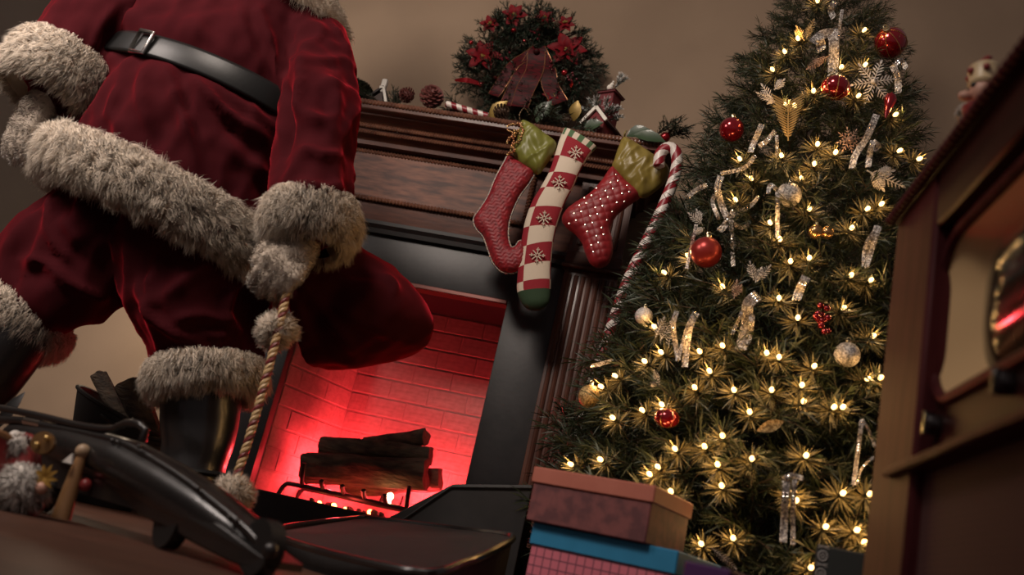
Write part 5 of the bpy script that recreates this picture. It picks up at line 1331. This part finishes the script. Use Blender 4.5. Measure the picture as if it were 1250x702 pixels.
log('log', P(393, 546, 3.16), P(526, 557, 3.14), .040, .033, 'charred log lying on top of the front log', grp=GL, seed=2)
log('log', P(444, 540, 3.22), P(520, 534, 3.16), .018, .030, 'thin log with a round cut end on top of the pile', grp=GL, seed=3)
log('log', P(420, 592, 3.22), P(538, 585, 3.20), .045, .040, 'burnt log lowest at the back of the grate', grp=GL, seed=4)
grate = thing('fire_grate', 'black iron fire grate holding logs in the red firebox', 'fire grate', (-.92, 3.13, .14))
def rod(pxs, Y, r=.008): return smooth_path([P(x, y, Y) for x, y in pxs], 24)
zg = .185
for Y in (3.04, 3.22):
    mb = MB(); mb.tube(smooth_path([(-1.165, Y, .142), (-1.15, Y, .178), (-1.11, Y, zg), (-.9, Y, zg), (-.70, Y, zg), (-.665, Y, .178), (-.65, Y, .142)], 40), .008, 8); mb.build('bar', m_iron, grate)
for i in range(6):
    x = -1.09 + i * .075; mb = MB(); mb.tube(smooth_path([(x, 3.00, zg + (.075 if i in (0, 5) else .03)), (x, 3.03, zg + .01), (x, 3.12, zg + .004), (x, 3.25, zg + .01), (x, 3.27, zg + .05)], 16), .008, 8); mb.build('cross_bar', m_iron, grate)
m_ember = mat('ember', (.3, .08, .02), .8, emit=(1.0, .30, .07), emit_s=14.0); m_coal = mat('coal', (.02, .012, .012), .9)
emb = thing('embers', 'glowing embers and coals on the firebox floor under the grate', 'embers', (-.8, 3.12, .14)); rg = random.Random(8)
for i in range(26):
    x = -1.06 + rg.random() * .40; y = 3.05 + rg.random() * .16; s = rg.uniform(.008, .018); m = MB(); m.sphere((x, y, .14 + s * .6), s, 7, 5, squash=.7, axis=(rg.random(), rg.random(), 1))
    m.build('ember' if i % 3 == 0 else 'coal', m_ember if i % 3 == 0 else m_coal, emb, smooth=False)
for (x, y) in ((476, 606), (473, 613)):
    q = P(x, y, 3.055); m = MB(); m.sphere((q[0], q[1], max(q[2], .152)), .013, 7, 5); m.build('ember', mat('hot_ember', (.4, .2, .1), .8, emit=(1.0, .62, .28), emit_s=22), emb, smooth=False)
light('fire_glow', 'POINT', (-.72, 3.24, .25), 26, (1.0, .040, .05), radius=.05)
light('fire_glow', 'POINT', (-1.04, 3.20, .24), 21, (1.0, .040, .05), radius=.05)
light('fire_glow', 'POINT', (-.90, 3.02, .17), .8, (1.0, .08, .05), radius=.03)

# ================================================================== log scuttle left of the hearth
sc_ = thing('log_scuttle', 'black metal log scuttle standing behind the person\'s boot', 'scuttle', (-1.48, 2.42, 0))
def ringpts(cx, cy, rx, ry, zf, n=28): return [(cx + rx * math.cos(a), cy + ry * math.sin(a), zf(math.cos(a))) for a in np.linspace(0, 2 * PI, n, endpoint=False)]
r0 = ringpts(-1.42, 2.42, .085, .085, lambda c: 0.0); r1 = ringpts(-1.43, 2.42, .125, .115, lambda c: .15 - .02 * c); r2 = ringpts(-1.435, 2.42, .15, .125, lambda c: .255 - .045 * c); r3 = ringpts(-1.435, 2.42, .144, .119, lambda c: .253 - .045 * c); r4 = ringpts(-1.43, 2.42, .115, .105, lambda c: .12)
n_ = 28; mb = MB(); mb.add(r0 + r1 + r2 + r3 + r4, [(i * n_ + k, i * n_ + (k + 1) % n_, (i + 1) * n_ + (k + 1) % n_, (i + 1) * n_ + k) for i in range(4) for k in range(n_)] + [tuple(range(n_)), tuple(4 * n_ + k for k in range(n_))]); mb.build('bucket', m_iron, sc_)
mb = MB(); mb.tube(ringpts(-1.435, 2.42, .150, .125, lambda c: .257 - .045 * c), .006, 6, closed=True); mb.build('rim', m_iron, sc_)
mb = MB(); mb.tube(smooth_path([(-1.43, 2.30, .23), (-1.33, 2.29, .20), (-1.26, 2.34, .20), (-1.26, 2.42, .20)], 16), .006, 6); mb.build('handle', m_iron, sc_)
GS = 'logs in the scuttle'
def Q(x, y, Y): return P(x, y, Y)
log('log', Q(168, 545, 2.42), Q(120, 458, 2.40), .020, .023, 'slim bark log leaning out left from the log scuttle', 'log', GS, 11, m_log)
log('log', Q(192, 555, 2.40), Q(158, 468, 2.38), .036, .038, 'thicker bark log leaning out of the log scuttle', 'log', GS, 12, m_log)

# ================================================================== black case and slanted box before the hearth
case = thing('black_case', 'low black glossy case with rounded rim lying in front of the hearth', 'case', (-.45, 1.95, 0))
cor = [P(334, 650, 1.90), P(445, 632, 2.30), P(560, 646, 2.18), P(612, 652, 2.05), P(626, 657, 1.98), P(610, 668, 1.85), P(570, 686, 1.68), P(500, 697, 1.58)]
mb = MB(); n_ = len(cor); top = [c for c in cor]; bot = [np.array([c[0], c[1], 0.0]) for c in cor]; ctr = sum(top) / n_ + np.array([0, 0, .004])
mb.add(top + bot + [ctr], [(k, (k + 1) % n_, (k + 1) % n_ + n_, k + n_) for k in range(n_)] + [tuple(range(2 * n_ - 1, n_ - 1, -1))] + [(k, 2 * n_, (k + 1) % n_) for k in range(n_)]); mb.build('case_body', m_blackpaint, case, smooth=False)
mb = MB(); mb.tube(smooth_path(cor[1:] + [cor[0], cor[1]], 60), .0075, 8); mb.build('rim', mat('black_gloss', (.014, .012, .012), .22, coat=.5), case)
bx = thing('coal_box', 'black slant-sided coal box standing between the hearth and the gift boxes', 'box', (-.4, 2.33, 0))
A_ = [P(470, 634, 2.36), P(553, 591, 2.36), P(650, 592, 2.36), P(652, 662, 2.36)]
poly = [(A_[0][0], A_[0][2]), (A_[1][0], A_[1][2]), (A_[2][0], A_[2][2]), (A_[2][0] + .0, 0.0), (A_[0][0], 0.0)]
mb = MB(); mb.prism(poly, 2.36, 2.54); mb.build('box_body', m_blackpaint, bx, bevel=.003, smooth=False)
mb = MB(); mb.tube([(A_[0][0] + .02, 2.357, A_[0][2] - .02), (A_[1][0] - .002, 2.357, A_[1][2] - .008), (A_[2][0], 2.357, A_[2][2] - .008)], .004, 6); mb.build('box_lip', m_blackpaint, bx)

# ================================================================== gift boxes
def gift(name, label, pa, pb, ztop, h, lid, depth_, m_body, m_lid, over=.004, group='gift boxes under the tree', yaw_=None):
    a = PZ(*pa, ztop); b = PZ(*pb, ztop); d = b - a; L = np.linalg.norm(d[:2]); yaw = math.atan2(d[1], d[0])
    if yaw_ is not None:
        yaw = yaw_; ls = np.linspace(.02, .6, 600); pr_ = project(a + ls[:, None] * np.array([math.cos(yaw), math.sin(yaw), 0])); L = float(ls[np.argmin(np.abs(pr_[:, 0] - pb[0]))])
    t = thing(name, label, 'gift box', (a[0], a[1], ztop - h), group, rot=(0, 0, yaw))
    mb = MB(); mb.cbox(over, L - over, over, depth_ - over, 0, h - .004, .002); mb.build('box', m_body, t, local=True, smooth=False)
    mb = MB(); mb.cbox(0, L, 0, depth_, h - lid, h, .002); o = mb.build('lid', m_lid, t, local=True, smooth=False)
    return t, L
m_mottle = mat('mottled_red_paper', (.20, .058, .055), .6, color2=(.11, .032, .035), scale=38, contrast=(.4, .6)); m_orange = mat('coral_paper', (.44, .13, .085), .5, color2=(.48, .15, .10), scale=20)
m_blue = mat('blue_paper', (.014, .19, .36), .5, color2=(.018, .21, .40), scale=20); m_purple = mat('purple_paper', (.085, .020, .12), .5)
# pink paper with a drawn grid
m_pink = mat('pink_grid_paper', (.42, .10, .14), .6); nt = m_pink.node_tree; b_ = nt.nodes['Principled BSDF']; tc = nt.nodes.new('ShaderNodeTexCoord'); br = nt.nodes.new('ShaderNodeTexBrick'); br.offset = 0.0
mpn = nt.nodes.new('ShaderNodeMapping'); mpn.inputs['Rotation'].default_value = (PI / 2, 0, 0); br.inputs['Color1'].default_value = (.60, .15, .20, 1); br.inputs['Color2'].default_value = (.57, .14, .19, 1); br.inputs['Mortar'].default_value = (.13, .035, .06, 1); br.inputs['Scale'].default_value = 1.0; br.inputs['Mortar Size'].default_value = .0011; br.inputs['Brick Width'].default_value = .017; br.inputs['Row Height'].default_value = .017
nt.links.new(tc.outputs['Object'], mpn.inputs['Vector']); nt.links.new(mpn.outputs[0], br.inputs['Vector']); nt.links.new(br.outputs['Color'], b_.inputs['Base Color'])
g1, L1 = gift('gift_box', 'mottled red gift box with coral lid on top of the pink box', (652, 569), (801, 593), .2790, .1000, .030, .20, m_mottle, m_orange)
g2, L2 = gift('gift_box', 'pink grid-patterned gift box with blue lid under the coral-lidded box', (651, 637), (829, 680), .1785, .1785, .040, .24, m_pink, m_blue, yaw_=g1.rotation_euler.z)
g3, L3 = gift('gift_box', 'purple gift box behind the pink one at the foot of the tree', (836, 684), (892, 701), .150, .150, .05, .13, m_purple, m_purple, yaw_=g1.rotation_euler.z)
# dark printed gift
m_dk = mat('dark_green_paper', (.020, .024, .022), .5); m_print = mat('silver_print', (.34, .32, .30), .5)
a = P(997, 664, 1.66); dk = thing('gift_box', 'dark gift box with silver ring print beside the television', 'gift box', (a[0], a[1], 0), 'gift boxes under the tree', rot=(0, 0, math.radians(-12)))
h = a[2]; mb = MB(); mb.cbox(0, .085, 0, .12, 0, h, .003); mb.build('box', m_dk, dk, local=True, smooth=False)
mb = MB()
for i in range(10):
    z = h - .018 - i * .030
    for xx in (.012,):
        mb.tube([(xx + .0075 * math.cos(q), -.0008, z + .0085 * math.sin(q)) for q in np.linspace(0, 2 * PI, 14, endpoint=False)], .0014, 4, closed=True); mb.tube([(xx + .003 * math.cos(q), -.0008, z + .0035 * math.sin(q)) for q in np.linspace(0, 2 * PI, 8, endpoint=False)], .0012, 4, closed=True)
        mb.tube([(xx - .009, -.0008, z + .0175), (xx + .009, -.0008, z + .0125)], .0010, 4); mb.tube([(xx - .009, -.0008, z + .0125), (xx + .009, -.0008, z + .0175)], .0010, 4)
mb.build('silver_print', m_print, dk, local=True)

# ================================================================== television console
m_mahog = mat('mahogany', (.052, .011, .013), .5, color2=(.085, .020, .022), scale=7, stretch=(6, 6, .8), coat=0, spec=.06, bump=.04, bump_scale=20); m_mahog_d = mat('mahogany_dark', (.026, .008, .007), .4, color2=(.040, .012, .010), scale=7, stretch=(6, 1, 6), coat=0, spec=.06)
m_mask = mat('gold_screen_mask', (.66, .45, .23), .5); m_glass = mat('screen_glass', (.030, .034, .024), .10, spec=.25, coat=0); m_bake = mat('bakelite', (.012, .008, .008), .25, coat=.5)
XF = .333; Y0, Y1, ZT = .62, 1.362, .734
tv = thing('television', 'vintage mahogany television console with curved screen right of the tree', 'television', (XF, 1.0, 0))
mb = MB(); mb.box(XF + .06, XF + .46, Y0, Y1, 0.0, ZT - .02); mb.build('cabinet', m_mahog, tv, bevel=.003, smooth=False)
mb = MB(); mb.cbox(XF - .006, XF + .47, Y0 - .01, Y1 + .012, ZT - .010, ZT + .012, .005); mb.build('top', m_mahog_d, tv)
mb = MB()
for i in range(52):
    yy = Y1 + .004 - i * .0145; mb.sphere((XF - .009, yy, ZT - .006), .0088, 8, 6, squash=.9)
mb.build('scalloped_trim', m_mahog, tv)
mb = MB(); mb.cbox(XF, XF + .07, 1.175, Y1, 0, ZT - .010, .006); mb.build('stile', m_mahog, tv)
mb = MB(); mb.cbox(XF, XF + .07, Y0, .70, 0, ZT - .010, .006); mb.build('stile', m_mahog, tv)
mb = MB(); mb.cbox(XF + .002, XF + .07, .70, 1.175, .640, ZT - .010, .004); mb.build('rail', m_mahog_d, tv)
mb = MB(); mb.cbox(XF + .002, XF + .07, .70, 1.175, 0, .035, .004); mb.build('rail', m_mahog_d, tv)
XS = XF + .022
def rrect(y0, y1, z0, z1, r, n=8):
    pts = []
    for (cy, cz, a0) in ((y1 - r, z1 - r, 0), (y0 + r, z1 - r, PI / 2), (y0 + r, z0 + r, PI), (y1 - r, z0 + r, 1.5 * PI)):
        for k in range(n + 1): a = a0 + PI / 2 * k / n; pts.append((cy + r * math.cos(a), cz + r * math.sin(a)))
    return pts
e1 = PX(1146, 420, XS)[1]; e2 = PX(1150, 488, XS)[2]; sy0, sy1, sz0, sz1 = .72, e1, e2, .618
o_ = rrect(.70, 1.175, .325, .640, .002); b0 = rrect(sy0 - .008, sy1 + .010, sz0 - .010, sz1 + .010, .075); b1 = rrect(sy0, sy1, sz0, sz1, .068); b2_ = rrect(sy0 + .035, sy1 - .055, sz0 + .024, sz1 - .024, .065); n_ = len(o_)
def strip(ra, xa, rb, xb, mt, nm):
    m = MB(); m.add([(xa, a, b) for a, b in ra] + [(xb, a, b) for a, b in rb], [(k, (k + 1) % n_, (k + 1) % n_ + n_, k + n_) for k in range(n_)]); return m.build(nm, mt, tv)
strip(o_, XS, b0, XS, m_mahog_d, 'front_panel')
m = MB(); mid = [((a[0] + b[0]) / 2, (a[1] + b[1]) / 2) for a, b in zip(b0, b1)]; m.tube([(XS - .002, a, b) for a, b in mid], .0075, 8, closed=True); m.build('screen_bezel', m_mahog, tv)
strip(b1, XS + .002, b2_, XS + .034, m_mask, 'screen_mask')
m = MB(); cy = sum(a for a, b in b2_) / n_; cz = sum(b for a, b in b2_) / n_; vs = []; R_ = 7
for j in range(R_ + 1):
    q = j / R_
    for a, b in b2_: vs.append((XS + .034 - .040 * (1 - q * q), cy + (a - cy) * max(q, .001), cz + (b - cz) * max(q, .001)))
m.add(vs, [(j * n_ + k, j * n_ + (k + 1) % n_, (j + 1) * n_ + (k + 1) % n_, (j + 1) * n_ + k) for j in range(R_) for k in range(n_)]); m.build('screen', m_glass, tv)
for (x, y) in ((1135, 517), (1221, 466)):
    c = PX(x, y, XS - .012); m = MB(); m.lathe([(.019, -.012), (.019, -.006), (.013, -.004), (.012, .012), (.010, .016), (.0001, .017)], 20, (XS, c[1], c[2]), (-1, 0, 0)); kn = m.build('knob', m_bake, tv)
    m = MB(); m.cbox(XS - .020, XS - .006, c[1] - .003, c[1] + .003, c[2] - .014, c[2] + .014, .001); m.build('knob_grip', m_bake, kn)
mb = MB(); mb.cbox(XF - .012, XF + .06, .70, 1.262, .311, .323, .003); mb.build('ledge', m_mahog, tv)
m_grille = mat('speaker_cloth', (.075, .026, .022), .8); nt = m_grille.node_tree; b_ = nt.nodes['Principled BSDF']; tc = nt.nodes.new('ShaderNodeTexCoord'); mpn = nt.nodes.new('ShaderNodeMapping'); mpn.inputs['Rotation'].default_value = (math.radians(45), 0, 0)
mpn.inputs['Scale'].default_value = (1, 1, 1); ck = nt.nodes.new('ShaderNodeTexChecker'); ck.inputs['Scale'].default_value = 190; ck.inputs['Color1'].default_value = (.085, .030, .026, 1); ck.inputs['Color2'].default_value = (.050, .016, .015, 1); nt.links.new(tc.outputs['Object'], mpn.inputs['Vector']); nt.links.new(mpn.outputs[0], ck.inputs['Vector']); nt.links.new(ck.outputs['Color'], b_.inputs['Base Color'])
mb = MB(); mb.box(XF + .016, XF + .07, .70, 1.175, .035, .311); mb.build('speaker_cloth', m_grille, tv, smooth=False)
# toy king standing on the television
tc0 = PX(1201, 104, .42); toy = thing('toy_king', 'small crowned wooden toy king with gold crown on the television top', 'toy', (.42, float(tc0[1]), ZT + .012))
yy = float(tc0[1]); hz = float(tc0[2]); zb = ZT + .012
m_cream = mat('cream_paint', (.62, .48, .28), .4); m_tred = mat('toy_red', (.25, .03, .03), .4); m_face = mat('toy_face', (.55, .30, .22), .5); m_tblk = mat('toy_black', (.012, .012, .012), .4)
mb = MB(); mb.lathe([(.030, 0), (.030, .012), (.018, .013)], 18, (.42, yy, zb)); mb.build('base', m_tblk, toy)
for s in (-1, 1): mb = MB(); mb.lathe([(.011, .012), (.010, .07)], 12, (.42, yy + s * .013, zb)); mb.build('leg', m_cream, toy)
mb = MB(); mb.lathe([(.022, .068), (.027, .09), (.025, .14), (.028, .155), (.012, .162)], 18, (.42, yy, zb)); mb.build('torso', m_tred, toy)
hz0 = hz - .012; mb = MB(); mb.sphere((.42, yy, hz0), .020, 16, 12, squash=1.1); mb.sphere((.397, yy + .004, hz0 - .008), .0085, 10, 8, axis=(-1, .2, 0), squash=1.4); hd_ = mb.build('head', m_face, toy)
mb = MB(); mb.tube([(.42, yy, zb + .155), (.42, yy, hz0 - .015)], .008, 10); mb.build('neck', m_face, toy)
for s in (-1, 1): mb = MB(); mb.sphere((.403, yy + s * .008, hz0 + .005), .0045, 8, 6); mb.build('eye', m_tblk, hd_)
mb = MB(); mb.lathe([(.0205, hz0 + .008 - zb), (.023, hz0 + .013 - zb), (.021, hz0 + .017 - zb), (.024, hz0 + .040 - zb), (.018, hz0 + .046 - zb), (.0001, hz0 + .040 - zb)], 18, (.42, yy, zb)); cw = mb.build('crown', m_cream, toy)
for k in range(6): a = 2 * PI * k / 6 + .3; mb = MB(); mb.sphere((.42 + .0235 * math.cos(a), yy + .0235 * math.sin(a), hz0 + .030), .0055, 8, 6); mb.build('jewel', m_tred, cw)
mb = MB(); mb.sphere((.42, yy, hz0 + .050), .006, 8, 6); mb.build('crown_knob', m_cream, cw)
for s in (-1, 1): mb = MB(); mb.tube(smooth_path([(.42 - .018, yy + s * .0, hz0 + .040), (.42, yy + s * .016, hz0 + .052), (.42, yy, hz0 + .05)], 8), .004, 6); mb.build('crown_arch', m_tred, cw)
ap = PX(1176, 140, .42)
mb = MB(); mb.tube(smooth_path([(.42, yy + .024, zb + .145), (.42, (yy + ap[1]) / 2 + .01, zb + .16), (.42, ap[1], ap[2] - .012)], 10), .008, 8); mb.build('arm', m_tred, toy)
mb = MB(); mb.tube(smooth_path([(.42, yy - .024, zb + .145), (.415, yy - .04, zb + .11), (.41, yy - .036, zb + .075)], 10), .008, 8); mb.build('arm', m_tred, toy)
mb = MB(); mb.sphere((.42, ap[1], ap[2] - .004), .009, 10, 8); mb.sphere((.42, ap[1], ap[2] + .007), .004, 8, 6); mb.build('gold_orb', m_gold, toy)
m = MB(); m.sphere((.412, (yy + ap[1]) / 2, (hz0 + ap[2]) / 2 - .016), .011, 12, 8); V = np.array(m.v); F = np.array([(q[0], q[i], q[i + 1]) for q in m.f for i in range(1, len(q) - 1)])
fur('fur_collar', V, F, np.array([.412, (yy + ap[1]) / 2, (hz0 + ap[2]) / 2 - .016]), 500, .012, (0, 0, -1), m_white_hair, toy, 71)

# ================================================================== toys on the floor in the foreground
m_tin = mat('black_tin', (.010, .009, .009), .32, color2=(.016, .013, .012), scale=8, coat=.4)
car = thing('toy_vehicle', 'black metal toy vehicle with bent tubular rail on the wooden floor', 'toy', (-.62, 1.42, 0))
def W(x, y, t): return P(x, y, 1.62 - .30 * t)
mb = MB()
hoods = [((20, 528), .030), ((90, 545), .042), ((150, 565), .046), ((200, 592), .045), ((245, 620), .042), ((290, 652), .036), ((325, 680), .026)]
mb.merge(loft_mb([(P(x, y, 1.66 - .0011 * x), np.array([.25, .75, 0]) * r * 1.5, np.array([.5, -.2, .9]) * r) for (x, y), r in hoods], 24)); v, f = remesh(mb, .008, 3); np_mesh('hood', v, f, m_tin, car)
def tb(pxs, r, nm, mt=m_tin, par=None, n=30):
    m = MB(); m.tube(smooth_path([P(x, y, 1.62 - .0011 * x) for x, y in pxs], n), r, 10); return m.build(nm, mt, par or car)
tb([(-30, 492), (0, 498), (45, 507), (100, 520), (135, 524), (152, 517), (168, 517), (178, 526), (174, 538)], .0068, 'top_rail')
tb([(-20, 512), (30, 514), (60, 521), (110, 531), (150, 541), (205, 572), (245, 600), (300, 645), (328, 676)], .0080, 'side_rail')
tb([(32, 514), (52, 518)], .0090, 'rail_sleeve', m_silver, n=6)
tb([(160, 612), (220, 645), (280, 676), (330, 696)], .0095, 'running_board')
cp = [(10, 540), (90, 556), (150, 572), (205, 598), (255, 630), (325, 684), (322, 694), (280, 684), (165, 622), (90, 600), (10, 585)]
fr = [P(x, y, 1.60 - .0011 * x) for x, y in cp]; bk = [q + np.array([.02, .10, 0]) for q in fr]; n_ = len(cp)
m = MB(); m.add(fr + bk, [tuple(range(n_)), tuple(range(2 * n_ - 1, n_ - 1, -1))] + [(k, k + n_, (k + 1) % n_ + n_, (k + 1) % n_) for k in range(n_)]); m.build('side_panel', m_tin, car, smooth=False)
for (x, y) in ((137, 538), (143, 540), (170, 545), (242, 597), (279, 632), (289, 636)):
    m = MB(); m.sphere(P(x, y, 1.60 - .0011 * x), .0042, 8, 6); m.build('rivet', m_tin, car)
m = MB(); m.sphere(P(330, 672, 1.24), .0115, 12, 8); m.build('lamp_knob', m_tin, car)
for x, y in ((210, 640), (315, 688), (60, 590)):
    p = P(x, y, 1.62 - .0011 * x); m = MB(); m.lathe([(.012, -.012), (.040, -.012), (.040, .012), (.012, .012)], 22, (p[0], p[1], .042), (.6, .75, 0)); m.build('wheel', m_tblk, car)
drum = thing('toy_drum', 'round toy drum with brown wooden rim at the left floor edge', 'toy', (-1.05, 1.42, 0)); c = P(-38, 568, 1.42)
m = MB(); m.lathe([(.058, -.06), (.058, .06)], 28, (c[0], c[1], c[2]), (.85, -.5, 0)); m.build('shell', m_tred, drum)
for o_s in (-.055, .055):
    m = MB(); ax = np.array([.85, -.5, 0]); ax /= np.linalg.norm(ax); e = np.array([.5, .85, 0]); e /= np.linalg.norm(e)
    m.tube([c + ax * o_s + (e * math.cos(q) + np.array([0, 0, 1]) * math.sin(q)) * .060 for q in np.linspace(0, 2 * PI, 32, endpoint=False)], .0075, 8, closed=True); m.build('rim', mat('varnished_rim', (.20, .10, .045), .35), drum)
fig = thing('toy_figure', 'wooden toy figure with white wool beard and gold studs on the floor', 'toy', (-.93, 1.45, 0))
def Z(x, y, dy=0): return P(x, y, 1.44 + dy)
m = MB(); limb(m, [Z(20, 620), Z(28, 575), Z(30, 545)], [.034, .030, .024]); v, f = remesh(m, .006, 2); np_mesh('body', v, f, m_tred, fig)
m = MB(); m.sphere(Z(25, 598, -.02), .036, 14, 10, squash=1.1); V = np.array(m.v); F = np.array([(q[0], q[i], q[i + 1]) for q in m.f for i in range(1, len(q) - 1)]); fur('wool_beard', V, F, Z(25, 598, -.02), 2500, .02, (0, 0, -1), m_white_hair, fig, 81, combw=.5)
m = MB(); m.sphere(Z(24, 546, -.01), .020, 12, 8); V = np.array(m.v); F = np.array([(q[0], q[i], q[i + 1]) for q in m.f for i in range(1, len(q) - 1)]); fur('wool_hair', V, F, Z(24, 546, -.01), 1200, .014, (0, 0, -1), m_white_hair, fig, 82)
m = MB(); m.sphere(Z(18, 533, -.015), .0105, 12, 8); m.build('bobble', m_white_hair, fig)
m = MB(); m.lathe([(.0001, -.006), (.019, -.005), (.019, .005), (.0001, .006)], 20, Z(53, 541, -.02), (.2, -1, .1)); fc = m.build('gold_disc', mat('dull_gold', (.24, .13, .05), .35, metal=.7), fig)
for x, y in ((45, 543), (57, 535)): m = MB(); m.sphere(Z(x, y, -.03), .0052, 10, 8); m.build('stud', m_gold, fc)
m = MB()
for k in range(9): a = 2 * PI * k / 9; petal(m, Z(56, 583, -.03), (math.cos(a), -.2, math.sin(a)), .022, .008, (0, -1, 0))
m.build('gold_tassel', mat('yellow_tinsel', (.42, .24, .05), .4, metal=.5), fig)
m = MB(); m.sphere(Z(50, 596, -.03), .010, 10, 8); m.build('hand', m_face, fig)
peg = thing('peg_doll', 'wooden peg doll with round bead head beside the toy figure', 'toy', (-.80, 1.46, 0))
pa, pb, pc = Z(74, 634, .02), Z(90, 585, .02), Z(100, 556, .02); pa[2] = .004
m = MB(); m.tube([pa, (pa + pb) / 2, pb, pc], [.016, .014, .012, .008], 12); m.build('peg_body', mat('honey_wood', (.30, .16, .07), .4), peg)
m = MB(); m.sphere(Z(101, 551, .02), .0125, 14, 10); m.build('bead_head', mat('pale_wood', (.38, .26, .16), .5), peg)
m = MB(); m.prism([(-.009, -.006), (.009, -.006), (.004, .011)], -.003, .003); m.xform(Matrix.Translation(Vector(Z(84, 561, 0)))); m.build('paper_collar', m_white_hair, peg, smooth=False)
m = MB(); m.sphere(Z(104, 592, .03), .011, 10, 8); m.build('red_bead', m_tred, peg)
lf = thing('dark_leaf_pick', 'black leaf-shaped pick standing at the left edge behind the toys', 'ornament', tuple(P(5, 520, 1.75) * np.array([1, 1, 0]))); m = MB(); a, b = P(-4, 524, 1.75), P(28, 478, 1.75); petal(m, a, b - a, np.linalg.norm(b - a), .026, (.3, -1, 0)); m.build('blade', m_tblk, lf)
m = MB(); m.tube([a, np.array([a[0] - .02, a[1], 0.0])], .003, 6); m.build('stalk', m_tblk, lf)
